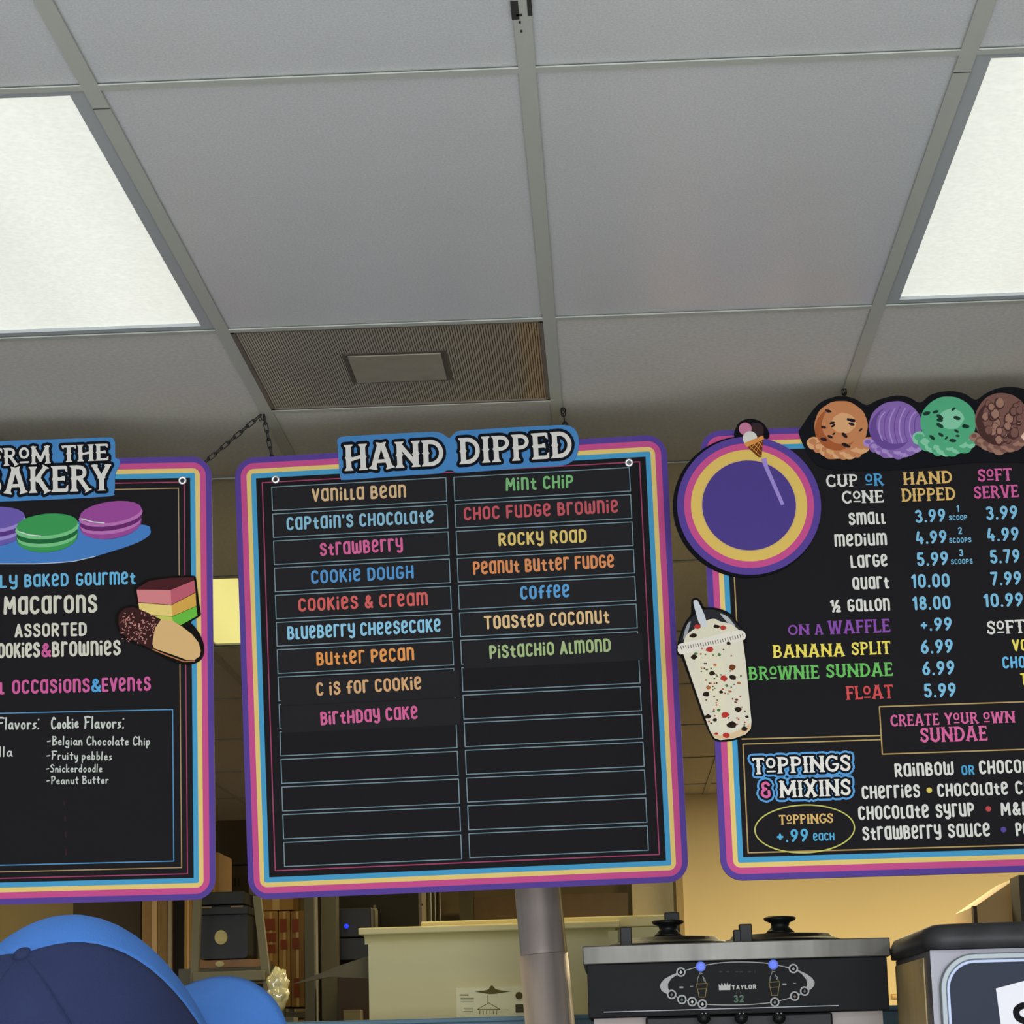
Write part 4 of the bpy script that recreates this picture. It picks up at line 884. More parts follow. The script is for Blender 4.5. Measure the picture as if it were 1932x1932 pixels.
# ------------------------------------------------------------------ low front counter that carries the machines
YM = 5.05
ct = tag(empty('counter', (1.35, YM-.1, 0)), 'low stainless counter under the frozen dessert machines, below the view', 'counter')
MB().box((-1.2, 0, 0), (1.2, .8, .88)).build('base', mat('counter_base', '8d8f90', .4, .6), ct)
MB().box((-1.22, -.02, .88), (1.22, .82, .90)).build('worktop', mat('stainless', '7c7e80', .35, .9), ct)

# ------------------------------------------------------------------ twin soft-serve machine
MX0 = at(1109, 1870, YM).x; MX1 = at(1676, 1860, YM).x
mx = (MX0+MX1)/2; hw = (MX1-MX0)/2
zb = at(1390, 1812, YM).z; ztp = at(1390, 1777, YM).z
soft = tag(empty('soft_serve_machine', (mx, YM, .9)), 'black twin soft serve machine with stainless top band and two lids', 'soft serve machine')
o_ = .9
m_blk = mat('black_plastic_panel', '1e1e20', .6, spec=.12, bump=.1, bscale=300)
m_lid = mat('black_lid', '131314', .45, spec=.25)
z_low = at(1390, 1913, YM).z
def bowprism(mb, hw_, z0, z1, bow, y1, n=20):
    pts = [(-hw_+2*hw_*i/n, -bow*(1-(2*i/n-1)**2)) for i in range(n+1)]+[(hw_, y1), (-hw_, y1)]
    N = len(pts)
    return mb.add([(x, y, z0) for x, y in pts]+[(x, y, z1) for x, y in pts], [tuple(range(N-1, -1, -1)), tuple(range(N, 2*N))]+[(i, (i+1) % N, (i+1) % N+N, i+N) for i in range(N)])
bowprism(MB(), hw, z_low-o_, zb-o_-.0005, .012, .6).build('control_head', m_blk, soft, bevel=.002)
bowprism(MB(), hw+.008, zb-o_, ztp-o_, .022, .62).build('top_band', mat('brushed_stainless', '605d58', .4, .85, var=.35, vscale=6, stretch=(2.5, 1, .5)), soft, bevel=.002)
MB().box((-hw+.01, .04, 0), (hw-.01, .6, z_low-o_-.001)).build('body', mat('machine_side_steel', '6a615c', .4, .6), soft)
MB().box((-hw*.62, .0, z_low-o_-.16), (hw*.62, .039, z_low-o_-.0015)).build('freezer_door', m_lid, soft, bevel=.004)
for kx, ky in ((1262, 1757), (1474, 1751)):
    c_ = at(kx, ky+18, YM+.25); px_ = c_.x-mx; zt_ = ztp-o_
    L_ = MB().lathe((px_, .27, zt_), [(.135, 0), (.135, .008), (.12, .012), (.105, .016), (.1, .022), (.05, .025), (.02, .027)], 40).build('hopper_lid', m_lid, soft, True)
    MB().lathe((px_, .27, zt_+.0272), [(.03, 0), (.026, .004), (.018, .012), (.02, .02), (.032, .025), (.034, .030), (.028, .033)], 28).build('lid_knob', m_lid, L_, True)
for kx, ky0, ky1, w_ in ((1181, 1749, 1778, 22), (1268, 1721, 1750, 28), (1407, 1743, 1768, 24), (1391, 1754, 1774, 14)):
    yy = YM+.45 if kx == 1268 else (YM+.14)
    a0, a1, b0, b1 = rect(kx-w_/2, ky0, kx+w_/2, ky1, yy)
    MB().box((a0-mx, yy-YM, ztp-o_+.0005), (a1-mx, yy-YM+.03, b1-o_)).build('latch', m_lid, soft, bevel=.002)
# control overlay
def F(x, y): q = at(x, y, YM-.0145); return (q.x-mx, q.z-o_)
def cz(a, b_): return F(1240+a/6.0375, 1790+b_/6.0375)
yo = -.0150
def curve_y(x): return -.012*(1-(x/hw)**2)-.0012
class Bow(MB):
    def build(s, *a, **k):
        s.merge()
        s.v = [(v[0], curve_y(v[0])+(v[1]), v[2]) for v in s.v]; return super().build(*a, **k)
ovl = Bow(); out = spline([cz(*p) for p in ((30,420),(60,340),(160,285),(300,240),(500,190),(700,158),(950,145),(1200,160),(1400,195),(1600,240),(1740,310),(1795,390),(1770,470),(1640,540),(1500,580),(1340,612),(1150,632),(950,642),(700,640),(500,625),(330,600),(160,540),(60,490))], 3, True)
ovl.flat(out, 0).build('control_overlay', mat('overlay_black', '101012', .5, spec=.1), soft)
gr = 'a9a9a8'
ol = Bow()
ol.ribbon(spline([cz(*p) for p in ((270,262),(495,198),(720,160),(950,150),(1180,158),(1320,178),(1550,225))], 4), .0016, -.0004)
ol.ribbon(spline([cz(*p) for p in ((515,630),(700,640),(950,640),(1150,628),(1340,605),(1560,545),(1680,485))], 4), .0016, -.0004)
ol.ribbon([cz(165,520), cz(282,578), cz(398,602), cz(515,630)], .0016, -.0004)
ol.flat([cz(*p) for p in ((225,275),(160,300),(80,345),(40,395),(32,430),(50,480),(120,520),(150,500),(125,450),(122,400),(160,340),(245,285))], -.0004)
ol.flat([cz(*p) for p in ((1590,235),(1700,285),(1770,335),(1795,380),(1790,420),(1750,465),(1700,480),(1690,460),(1712,410),(1700,350),(1650,290),(1585,245))], -.0004)
ol.build('overlay_outline', ink(gr), soft)
def button(a, b_, rad, c_, dotc=None):
    q = cz(a, b_); R_ = rad/6.0375*(F(1300, 1850)[0]-F(1299, 1850)[0])
    bt = Bow().flat(E(q[0], q[1], R_, R_, 0, 342, 19), -.0008).build('button', ink(c_), soft)
    Bow().flat(E(q[0], q[1], R_*.68, R_*.68, 0, 342, 19), -.0010).build('button_face', ink('17181a') if dotc is not None else mat('blue_button_led', '3048b8', .4, emit='4a66e8', estr=.6), bt)
    if dotc is not None and dotc: 
        Bow().flat([(q[0], q[1]+R_*.4), (q[0]+R_*.32, q[1]-R_*.1), (q[0], q[1]-R_*.42), (q[0]-R_*.32, q[1]-R_*.1)], -.0012).build('button_symbol', ink(dotc), bt)
for a, b_, dc in ((270,265,'c8c8c4'),(165,520,'70706e'),(282,578,'5a7060'),(398,602,'c8c8c4'),(515,630,'c8c8c4'),(1340,608,'808080'),(1567,540,'806a60'),(1680,482,'60666e'),(1552,225,'a8a8a4')): button(a, b_, 54, gr, dc)
button(495, 202, 57, '6a80e0', None); button(1322, 180, 57, '6a80e0', None)
cn = Bow()
for cx_, cy_ in ((508, 430), (1335, 410)):
    cn.ribbon([cz(cx_-62, cy_-28), cz(cx_+62, cy_-36), cz(cx_+55, cy_+25), cz(cx_-50, cy_+30), cz(cx_-62, cy_-28)], .0013, -.0008)
    cn.ribbon([cz(cx_-48, cy_+30), cz(cx_-32, cy_+120), cz(cx_+38, cy_+120), cz(cx_+52, cy_+25)], .0013, -.0008)
cn.build('cone_symbol', ink('8a7a4c'), soft)
cs = Bow()
for cx_, cy_ in ((508, 430), (1335, 410)):
    cs.ribbon([cz(cx_-52, cy_-35), cz(cx_-48, cy_-90), cz(cx_-30, cy_-130), cz(cx_-25, cy_-155), cz(cx_+5, cy_-150)], .0011, -.0008)
    cs.ribbon([cz(cx_+45, cy_-45), cz(cx_+35, cy_-85), cz(cx_+10, cy_-115), cz(cx_+30, cy_-60)], .0011, -.0008)
for a, b_ in ((275, 425), (1450, 390), (390, 415), (1565, 380)): cs.ribbon([cz(a-14, b_+14), cz(a+14, b_+14)], .0035 if a in (275, 1450) else .0015, -.0008)
cs.build('swirl_symbol', ink('96968e'), soft)
cwn = Bow().flat([cz(*p) for p in ((705,472),(698,400),(722,425),(735,385),(752,425),(768,388),(785,425),(800,382),(815,422),(835,395),(832,470))], -.0008)
cwn.build('crown_emblem', ink('b8b8b4'), soft)
def tx(name, t, p0, p1, H, col, wt=.2):
    it, nat = layout(t, MENU, wt, .12, .3); a, b_ = cz(*p0), cz(*p1); d_ = math.dist(a, b_); ux_, uz_ = (b_[0]-a[0])/d_, (b_[1]-a[1])/d_; h_ = abs(cz(0, 0)[1]-cz(0, H)[1]); k_ = d_/nat
    mb = Bow()
    for ch_, x_ in it:
        for st in MENU[ch_][1]: mb.ribbon([(a[0]+ux_*(x_+p[0])*k_-uz_*h_*(wt/2+p[1]*(1-wt)), a[1]+uz_*(x_+p[0])*k_+ux_*h_*(wt/2+p[1]*(1-wt))) for p in st], wt*h_, -.0008)
    return mb.build(name, ink(col) if name != 'readout' else mat('green_digits', '2a4a30', .5, emit='3c8050', estr=.1), soft)
tx('lettering', 'TAYLOR', (850, 468), (1130, 458), 52, 'b8b8b4', .24)
tx('readout', '32', (872, 615), (990, 610), 85, '3a6a44')
ic = Bow()
for a in (720, 800, 905, 955, 1050): ic.ribbon([cz(a-10, 262), cz(a+14, 262)], .0028, -.0008)
ic.ribbon([cz(1115, 245), cz(1115, 275)], .0012, -.0008); ic.ribbon([cz(900, 515), cz(905, 490), cz(925, 480), cz(945, 490), cz(950, 512)], .0015, -.0008)
ic.build('status_symbols', ink('3e4044'), soft)
MB().box((-hw+.03, -.0165, at(1390, 1903.5, YM).z-o_), (hw-.1, -.006, at(1390, 1902, YM).z-o_)).build('seam_strip', mat('seam_grey', '5c5c5e', .3, .5), soft)
for kx in (1327, 1397, 1468):
    q = F(kx, 1921); hd_ = MB().sphere((q[0], -.045, q[1]), .013, .016, .012, 16, 10).build('draw_handle', m_lid, soft, True)
    MB().cyl((q[0], -.03, q[1]), (q[0], .0, q[1]-.004), .007, .007, 12).build('handle_stem', m_lid, hd_, True)
    MB().sphere((q[0]-.003, -.0535, q[1]+.008), .003, .003, .003, 8, 6).sphere((q[0]+.004, -.0535, q[1]+.008), .003, .003, .003, 8, 6).build('screw', alu, hd_, True)

# ------------------------------------------------------------------ upright machine on the right with rounded dark door
YR = 4.55
rz1 = at(1850, 1790, YR).z; rx0 = at(1760, 1860, YR).x
bp_ = at(1697, 1820, YR*1.124)
dep = bp_.y-YR
frz = tag(empty('batch_freezer', (rx0+.3, YR, .9)), 'stainless upright freezer with rounded dark door and black padded lid at right', 'freezer')
rx = rx0-frz.location.x
m_ss = mat('satin_steel', '77757a', .4, .7, var=.1, vscale=4)
MB().box((rx, .012, 0), (rx+.62, dep, rz1-.9)).build('housing', m_ss, frz)
MB().box((rx-.003, .10, .02), (rx-.0005, dep-.01, rz1-.9-.01)).build('side_panel', mat('tan_side_panel', 'b8a070', .5, .2, var=.12, vscale=5, stretch=(1, 6, .3)), frz)
lp = MB(); n = 10
zl = rz1-.9; th = at(1850, 1745, YR+.1).z-rz1
prof = [(0, 0)]+[( .035-.035*math.cos(PI/2*i/n)-.012, th*math.sin(PI/2*i/n)) for i in range(n+1)]
N = 14; ring = []
lid = MB()
prof = [(-.012, .0), (-.014, th*.45), (-.006, th*.8), (.012, th*.97), (.04, th)]
for off, z in prof:
    for p in rrect(rx+off, off, rx+.62-off, dep-off, .045, 6): lid.v.append((p[0], p[1], zl+.001+z))
cnt = len(rrect(0, 0, 1, 1, .1, 6))
for k in range(len(prof)-1): lid.f += [(k*cnt+i, k*cnt+(i+1) % cnt, (k+1)*cnt+(i+1) % cnt, (k+1)*cnt+i) for i in range(cnt)]
lid.f += [tuple(range(cnt-1, -1, -1)), tuple(range((len(prof)-1)*cnt, len(prof)*cnt))]
lid.build('padded_lid', mat('worn_black_rubber', '303032', .5, spec=.3, var=.45, vscale=14, bump=.3, bscale=40), frz, True)
zr0 = -.0
def ringm(ins0, ins1, y0, y1, zb_, r0):
    a = rrect(rx+.012+ins0, .25+ins0, rx+.60-ins0, zl-.008-ins0, r0-ins0, 10); b_ = rrect(rx+.012+ins1, .25+ins1, rx+.60-ins1, zl-.008-ins1, r0-ins1, 10); n = len(a)
    mb = MB(); mb.v = [(p[0], y1, p[1]) for p in a]+[(p[0], y0, p[1]) for p in a]+[(p[0], y0, p[1]) for p in b_]+[(p[0], y1, p[1]) for p in b_]
    for k in range(3): mb.f += [(k*n+i, k*n+(i+1) % n, (k+1)*n+(i+1) % n, (k+1)*n+i) for i in range(n)]
    return mb
RR_ = .062
ringm(0, .011, -.012, .012, 0, RR_).build('door_trim', mat('polished_trim', '84898c', .42, .6), frz, False, .002)
ringm(.0112, .0165, -.009, .012, 0, RR_).build('door_gasket', mat('pale_blue_gasket', 'b8c4e4', .4), frz, False, .001)
MB().prism(rrect(rx+.012+.0165, .25+.0165, rx+.60-.0165, zl-.008-.0165, RR_-.0165, 10), -.006, .0119).build('door_panel', mat('dark_navy_door', '2c3242', .5, spec=.15, var=.06, vscale=5), frz)
pts = [at(x, y, YR-.0075) for x, y in ((1879, 1865), (1960, 1843), (1975, 1990), (1897, 1998))]
pap = MB(); pap.v = [tuple(p-frz.location) for p in pts]+[tuple(p-frz.location+Vector((0, .0009, 0))) for p in pts]
pap.f = [(0, 3, 2, 1), (4, 5, 6, 7), (0, 1, 5, 4), (1, 2, 6, 5), (2, 3, 7, 6), (3, 0, 4, 7)]
ps = tag(mesh('paper_sign', [Vector(v)+frz.location for v in pap.v], pap.f, mat('white_paper', 'e4e2ea', .6)), 'tilted white paper sheet with a bold black letter on the dark freezer door', 'paper sign')
lt_ = MB(); a = at(1918, 1960, YR); b_ = at(1950, 1957, YR); H_ = (at(1918, 1898, YR)-at(1918, 1960, YR)).z
lt_.ribbon([(a.x+(p[0]/.38)*(b_.x-a.x), a.z+p[1]*H_) for p in MENU['S'][1][0]], .0115, YR-.0078).build('letter', ink('17171a'), ps)

# ------------------------------------------------------------------ things by the yellow wall at the far right
cb_ = tag(empty('wall_cabinet', (0, 0, 0)), 'tan sloping-topped box unit against the yellow wall at far right', 'box')
YW = 9.5
q = [at(x, y, YW) for x, y in ((1842, 1709), (1925, 1652), (1926, 1729), (1845, 1737))]
top = [(p.x, p.z) for p in q]
cb_.location = (q[3].x, YW, 0)
bxp = MB().prism([(p[0]-q[3].x, p[1]) for p in [(q[3].x, .0), (q[2].x, .0), top[1], top[0]]], 0, .6)
bxp.build('body', mat('tan_box', 'cbb088', .7), cb_)
MB().box((-.014, -.002, q[3].z-.3), (-.001, .05, q[0].z)).build('edge_strip', mat('dark_brown_trim', '3a2814', .6), cb_)
q = rect(1924, 1650, 1990, 1728, YW-.3)
mon = tag(MB().box((q[0], YW-.3, .0), (q[1], YW-.1, q[3])).build('dark_cabinet', mat('near_black', '17181c', .5)), 'dark upright unit cut off at the right edge below the price sign', 'cabinet')
sw_ = rect(1682, 1875, 1700, 1884, Y1-.012)
th_ = tag(empty('wall_thermostat', ((sw_[0]+sw_[1])/2, Y1, (sw_[2]+sw_[3])/2)), 'tiny tan plate on the yellow wall beside the soft serve machine', 'wall plate')
hx_, hz_ = (sw_[1]-sw_[0])/2, (sw_[3]-sw_[2])/2
MB().box((-hx_, -.012, -hz_), (hx_, 0, hz_)).build('plate', mat('tan_plate', 'b08c50', .5), th_)
MB().box((-hx_*.8, -.014, -hz_*.6), (hx_*.8, -.0121, hz_*.6)).build('window', mat('tan_plate_light', 'd8b878', .5), th_)

# ------------------------------------------------------------------ storeroom things seen under and between the signs
m_card = mat('cardboard', '9c7438', .8, var=.12, vscale=6)
m_card2 = mat('cardboard_dull', '7c6238', .85, var=.12, vscale=6)
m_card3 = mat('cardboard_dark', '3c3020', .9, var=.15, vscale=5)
def carton(x0, y0, x1, y1, Y, dep, m, label, ground=True, group='cartons in the storeroom', marks=None, mc='7c3418'):
    a0, a1, b0, b1 = rect(x0, y0, x1, y1, Y)
    t = tag(empty('carton', ((a0+a1)/2, Y, b0)), label, 'carton', group)
    w_ = (a1-a0)/2; h_ = b1-b0
    MB().box((-w_, 0, 0), (w_, dep, h_)).build('box', m, t, bevel=.003)
    if m is not m_card3: MB().box((-w_*.2, -.0015, h_*.0+.001), (w_*.2, -.0004, h_-.001)).build('tape', mat('packing_tape', 'b8924c', .4), t)
    if marks:
        mb = MB()
        for (fx0, fz0, fx1, fz1) in marks: mb.box((-w_+2*w_*fx0, -.003, h_*fz0), (-w_+2*w_*fx1, -.0016, h_*fz1))
        tag(mb.build('print', mat('print_'+mc, mc, .8), t), kind='stuff')
    return t
def upright(name, x0, x1, ytop, Y, dep, m, label, cat, slope=None):
    a0, a1, _, b1 = rect(x0, ytop, x1, ytop+10, Y)
    o = MB().box((a0, Y, 0), (a1, Y+dep, b1)).build(name, m); return tag(o, label, cat)
# right of the ladder: tall cartons with rust red print
mk = [(.08,.80,.8,.92),(.1,.68,.85,.77),(.1,.56,.8,.65),(.12,.22,.3,.45),(.15,.05,.6,.13)]
cA = carton(498, 1719, 525, 1900, 8.2, .35, m_card, 'orange-tan carton with rust red print, just right of the ladder', marks=mk)
cB = carton(526, 1719, 548, 1900, 8.2, .35, m_card, 'second narrow tan carton right of the ladder, with faint red print', marks=[(.1,.78,.7,.92),(.15,.6,.7,.7),(.1,.08,.6,.3)])
cC = carton(549, 1719, 574, 1900, 8.2, .35, mat('cardboard_brown', '86602e', .8), 'third browner carton right of the ladder, beside the grey upright', marks=[(.1,.78,.6,.92),(.1,.6,.6,.72),(.2,.1,.6,.3)])
carton(488, 1650, 553, 1718, 8.2, .2, m_card, 'tan carton lying across the three upright cartons right of the ladder')
# shelf below them
b_ = at(530, 1902, 8.2)
sh = tag(empty('storage_shelf', (b_.x, 8.15, 0)), 'storage shelf holding the tall cartons, mostly hidden behind the blue cap', 'shelf')
sp_ = mat('shelf_grey', '4c4838', .6)
for z in (.6, b_.z-.013): MB().box((-.16, 0, z-.02), (.11, .45, z)).build('shelf_board', sp_, sh)
for x_ in (-.16, .08):
    for y_ in (0, .42): MB().box((x_, y_, 0), (x_+.03, y_+.03, b_.z-.034 if False else .579)).build('leg', sp_, sh)
for x_ in (-.16, .08): MB().box((x_, .0, .601), (x_+.03, .03, b_.z-.034)).build('leg', sp_, sh)
# grey uprights
upright('steel_upright', 572, 590, 1500, 7.6, .06, mat('olive_grey', '4e4a38', .7), 'olive grey upright beside the browner carton', 'post')
upright('conduit_pipe', 593, 596, 1500, 7.5, .012, mat('pale_pipe', '8c8670', .5), 'thin pale vertical pipe between two grey uprights', 'pipe')
upright('steel_upright', 603, 632, 1500, 7.85, .08, mat('olive_grey2', '58523c', .7), 'wider olive grey upright left of the blue indicator light', 'post')
# slanted dark flap
q = [at(*p, 6.45) for p in ((551, 1857), (640, 1822), (696.5, 1803), (696.5, 1846), (620, 1843), (575, 1853))]
fl = MB().prism([(p.x-q[0].x, p.z-q[0].z) for p in q], 0, .02).build('awning_flap', mat('grey_canvas', '5a523c', .8, var=.15, vscale=8)); fl.location = q[0]
tag(fl, 'dark slanted canvas flap pointing left beside the cream cabinet', 'flap')
# dark box under the flap
a0, a1, b0, b1 = rect(637, 1846, 697, 1932, 7.6)
tag(MB().box((a0, 7.6, 0), (a1, 7.95, b1+.02)).build('storage_crate', mat('dark_brown_crate', '33261c', .8)), 'dark brown crate between the grey upright and the cream cabinet', 'crate')
a0, a1, b0, b1 = rect(648, 1905, 680, 1922, 7.5)
tag(MB().box((a0, 7.5, 0), (a1, 7.59, b1)).build('small_box', mat('small_box_tan', '6a6044', .8)), 'small dull tan box low in front of the dark crate', 'box')
# black equipment with blue light
a0, a1, b0, b1 = rect(636, 1712, 700, 1812, 8.0)
eq = tag(empty('network_unit', ((a0+a1)/2, 8.0, b0)), 'black electrical unit with a glowing blue indicator above the slanted flap', 'electrical unit')
w_ = (a1-a0)/2
MB().box((-w_, 0, 0), (w_, .308, (b1-b0)*.42)).build('lower_case', mat('unit_black', '0c0c0e', .5), eq, bevel=.004)
MB().box((-w_, .02, (b1-b0)*.44), (w_, .308, b1-b0)).build('upper_case', mat('unit_black2', '121214', .5), eq, bevel=.004)
MB().box((-.02, .2, -b0), (.02, .24, -.001)).build('mounting_pole', mat('unit_black2', '121214'), eq)
q = at(653, 1747, 7.99)
MB().sphere((q.x-eq.location.x, .0, q.z-eq.location.z), .0075, .006, .0075, 12, 8).build('indicator_light', mat('blue_led', '0818c0', .4, emit='1a38ff', estr=1.3), eq, True)
a0, a1, b0, b1 = rect(600, 1500, 790, 2000, 8.3)
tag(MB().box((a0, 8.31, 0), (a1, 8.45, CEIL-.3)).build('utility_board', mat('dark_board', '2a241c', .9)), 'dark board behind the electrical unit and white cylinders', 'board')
for (x0, y0, x1, y1, lb) in ((701, 1712, 713, 1745, 'taller slim pale canister above the cabinet corner'), (682, 1733, 696, 1750, 'short pale canister above the cabinet corner, nearer the blue light')):
    a0, a1, b0, b1 = rect(x0, y0, x1, y1, 8.15)
    t = tag(empty('canister', ((a0+a1)/2, 8.15, b0-.05)), lb, 'canister')
    r_ = (a1-a0)/2; MB().lathe((0, 0, 0), [(r_, 0), (r_, b1-b0+.04), (r_*.7, b1-b0+.047)], 20).build('body', mat('pale_canister', '8c8468', .5), t, True)
    MB().lathe((0, 0, b1-b0+.0472), [(r_*.5, 0), (r_*.5, .01)], 16).build('cap', mat('canister_cap', '6c6650', .5), t)
# tan equipment cupboard with diagonal strut behind the cabinet
a0, a1, b0, b1 = rect(740, 1600, 792, 1760, 8.6)
cu = tag(empty('wall_cupboard', ((a0+a1)/2, 8.6, 0)), 'dull tan cupboard with a diagonal strut, left of the grey pipes', 'cupboard'); w_ = (a1-a0)/2
MB().box((-w_, 0, 0), (w_, .3, b1)).build('body', mat('dull_tan', '675c3c', .8), cu)
p0, p1 = at(768, 1748, 8.59), at(796, 1706, 8.59)
MB().ribbon([(p0.x-cu.location.x, p0.z), (p1.x-cu.location.x, p1.z)], .006, -.004).build('strut', mat('strut_dark', '2c2618', .7), cu)
for x0, x1, c_, lb in ((797, 803, '34321f', 'thin dark pipe left of the two paler pipes'), (804, 813, '6a6648', 'pale vertical pipe left of the brown door'), (815, 821, '545034', 'narrower pipe right of the pale pipe'), (823, 830, '3c3620', 'dark pipe nearest the brown door')):
    a0, a1, b0, b1 = rect(x0, 1600, x1, 1760, 9.0)
    o = MB().cyl(((a0+a1)/2, 9.0, 0), ((a0+a1)/2, 9.0, CEIL), (a1-a0)/2, n=16).build('vertical_pipe', mat('pipe_'+c_, c_, .5), smooth=True); tag(o, lb, 'pipe', 'vertical pipes beside the door')

# step ladder with black bin behind
YL = 7.3
m_lad = mat('grey_ladder', '6c664c', .6)
lad = tag(empty('step_ladder', (at(440, 1900, YL).x, YL, 0)), 'grey step ladder standing in the storeroom beyond the blue cap', 'ladder')
lx = lad.location.x
def lr(p0, p1, wd, y0, y1, nm='rail'):
    a, c_ = at(*p0, YL+y0), at(*p1, YL+y0); k = (c_.z)/(a.z-c_.z); foot = c_+(c_-a)*k
    ux_, uz_ = (a.x-foot.x), (a.z-foot.z); L_ = math.hypot(ux_, uz_); nx, nz = uz_/L_*wd/2, -ux_/L_*wd/2
    MB().prism([(foot.x-lx-nx, 0), (foot.x-lx+nx, 0), (a.x-lx+nx, a.z), (a.x-lx-nx, a.z)], y0, y1).build(nm, m_lad, lad)
lr((371, 1690), (366, 1850), .022, 0, .03); lr((484, 1690), (508, 1900), .022, 0, .03)
lr((371, 1690), (366, 1850), .02, .45, .47, 'rear_leg'); lr((484, 1690), (505, 1900), .02, .45, .47, 'rear_leg')
for (ya, yb, xa, xb) in ((1833, 1852, 366, 500), (1970, 1990, 360, 515), (2110, 2130, 352, 530), (2250, 2270, 345, 545)):
    a0, a1, b0, b1 = rect(xa, ya, xb, yb, YL-.02)
    MB().box((a0-lx, -.05, b0), (a1-lx, .08, b1)).build('tread', m_lad, lad, bevel=.003)
a0, a1, b0, b1 = rect(386, 1714, 480, 1812, YL+.35)
bn = tag(empty('black_case', ((a0+a1)/2, YL+.2, b0)), 'black box with a round pale badge framed by the step ladder', 'case'); w_ = (a1-a0)/2; h_ = b1-b0
m_bc = mat('case_black', '08080a', .5)
MB().prism(rrect(-w_, 0, w_, h_, .012), 0, .22).build('body', m_bc, bn)
MB().box((-w_*1.06, -.012, h_*.82), (w_*1.06, .2, h_*.98)).build('rim', m_bc, bn, bevel=.003)
MB().box((-w_*.9, -.01, h_+.002), (w_*.9, .2, h_+.04)).build('top_handle', m_bc, bn, bevel=.003)
MB().prism(E(-.002, h_*.40, w_*.25, w_*.28, 0, 343, 20), -.006, -.0005).build('round_badge', mat('pale_badge', 'b4a870', .5, var=.2, vscale=60), bn)
for s_ in (-1, 1): MB().box((s_*w_*.62-w_*.24, -.014, h_*.955), (s_*w_*.62+w_*.24, -.0125, h_*.985)).build('clasp', mat('clasp_tan', '806850', .5), bn)
tr = rect(391, 1814, 486, 1828, YL+.32)
wb = tag(empty('wooden_tray', ((tr[0]+tr[1])/2, YL+.19, tr[2])), 'orange-brown wooden strip under the black box', 'tray')
MB().box((-.11, 0, 0), (.11, .24, tr[3]-tr[2])).build('strip', mat('tray_wood', '86603a', .6, var=.15, vscale=20), wb)
MB().prism(E(-.018, (tr[3]-tr[2])*.5, .013, .008, 0, 340, 17), -.003, -.0005).build('label_dot', mat('pale_badge', 'b4a870'), wb)
MB().box((-.14, .0, -.05), (.14, .28, -.001)).build('support_shelf', sp_, wb)
MB().box((-.14, .25, -wb.location.z), (.14, .28, -.051)).build('support_leg', sp_, wb)
# left cartons, panels
cD = carton(268, 1500, 316, 1920, 8.4, .3, mat('cardboard_tan', '86683a', .8, var=.1), 'tall tan carton with dark print above the cap crown', marks=[(.05,.68,.3,.7),(.1,.655,.28,.672),(.05,.63,.25,.65)], mc='3c3018')
MBx = upright('shelf_post', 317, 324, 1500, 8.2, .03, mat('pale_post', '8c7c5c', .5), 'slim pale shelf post right of the tall tan carton', 'post')
cE = carton(348, 1500, 362, 1900, 8.1, .3, m_card, 'narrow golden carton just left of the step ladder', marks=[(.1,.60,.9,.62),(.15,.57,.9,.585)], mc='54401c')
upright('dark_locker', 326, 347, 1500, 8.5, .3, mat('locker_dark', '30281c', .8), 'dark brown locker between the pale post and the golden carton', 'locker')
upright('dark_locker', 140, 266, 1500, 8.8, .3, mat('locker_dark2', '3a2e1c', .85, var=.2, vscale=5), 'wide dark brown locker behind the top of the cap', 'locker')
a0, a1, b0, b1 = rect(-260, 1500, 139, 1932, 9.2)
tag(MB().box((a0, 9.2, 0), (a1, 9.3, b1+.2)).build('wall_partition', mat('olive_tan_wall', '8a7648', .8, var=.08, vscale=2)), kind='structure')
# dark stack in the gap between the left and middle signs
carton(396, 1548, 470, 1632, 8.88, .4, m_card3, 'dark brown carton high in the gap between the left and middle signs')
carton(396, 1634, 470, 1704.6, 8.88, .4, m_card3, 'lower dark carton with faint lettering between the two signs', marks=[(.18+.09*k, .45, .22+.09*k, .68) for k in range(7)], mc='0e0a06')
carton(394, 1608, 413, 1692, 8.5, .3, m_card, 'thin tan carton edge beside the lower right corner of the left sign')
a0, a1, b0, b1 = rect(380, 1692, 480, 1700, 8.5); b1 = rect(394, 1608, 413, 1692, 8.5)[2]+.0042
rk = tag(empty('rack_shelf', ((a0+a1)/2, 8.45, 0)), 'tall storage rack carrying the dark cartons above the ladder', 'rack')
MB().box((-.12, 0, b1-.02), (.12, .9, b1-.004)).build('shelf_board', sp_, rk)
for x_ in (-.12, .10): MB().box((x_, .86, 0), (x_+.02, .89, b1-.021)).build('leg', sp_, rk)
# crumpled clear plastic bag
random.seed(5)
bm = bmesh.new(); bmesh.ops.create_icosphere(bm, subdivisions=4, radius=1)
from mathutils import noise
for v in bm.verts:
    n_ = noise.noise(v.co*2.0)*.2+abs(noise.noise(v.co*3.6+Vector((4, 2, 1))))*.28 - .25*math.exp(-(v.co.z-.1)**2/.03)
    v.co *= (1+n_); v.co.x *= .031; v.co.y *= .03; v.co.z *= .055
me = bpy.data.meshes.new('plastic_bag'); bm.to_mesh(me); bm.free()
pbm = mat('shiny_plastic', 'd8d0a0', .12, spec=.9, var=.35, vscale=40)
me.materials.append(pbm); me.polygons.foreach_set('use_smooth', [True]*len(me.polygons))
bag = bpy.data.objects.new('plastic_bag', me); C.objects.link(bag); bag.location = at(524, 1868, 7.05)
tag(bag, 'crumpled shiny clear plastic bag beside the cap brim', 'plastic bag')
bz = bag.location.z-.075
st_ = tag(empty('stool', (bag.location.x, 7.05, 0)), 'small stand under the crumpled plastic bag, hidden by the cap brim', 'stand')
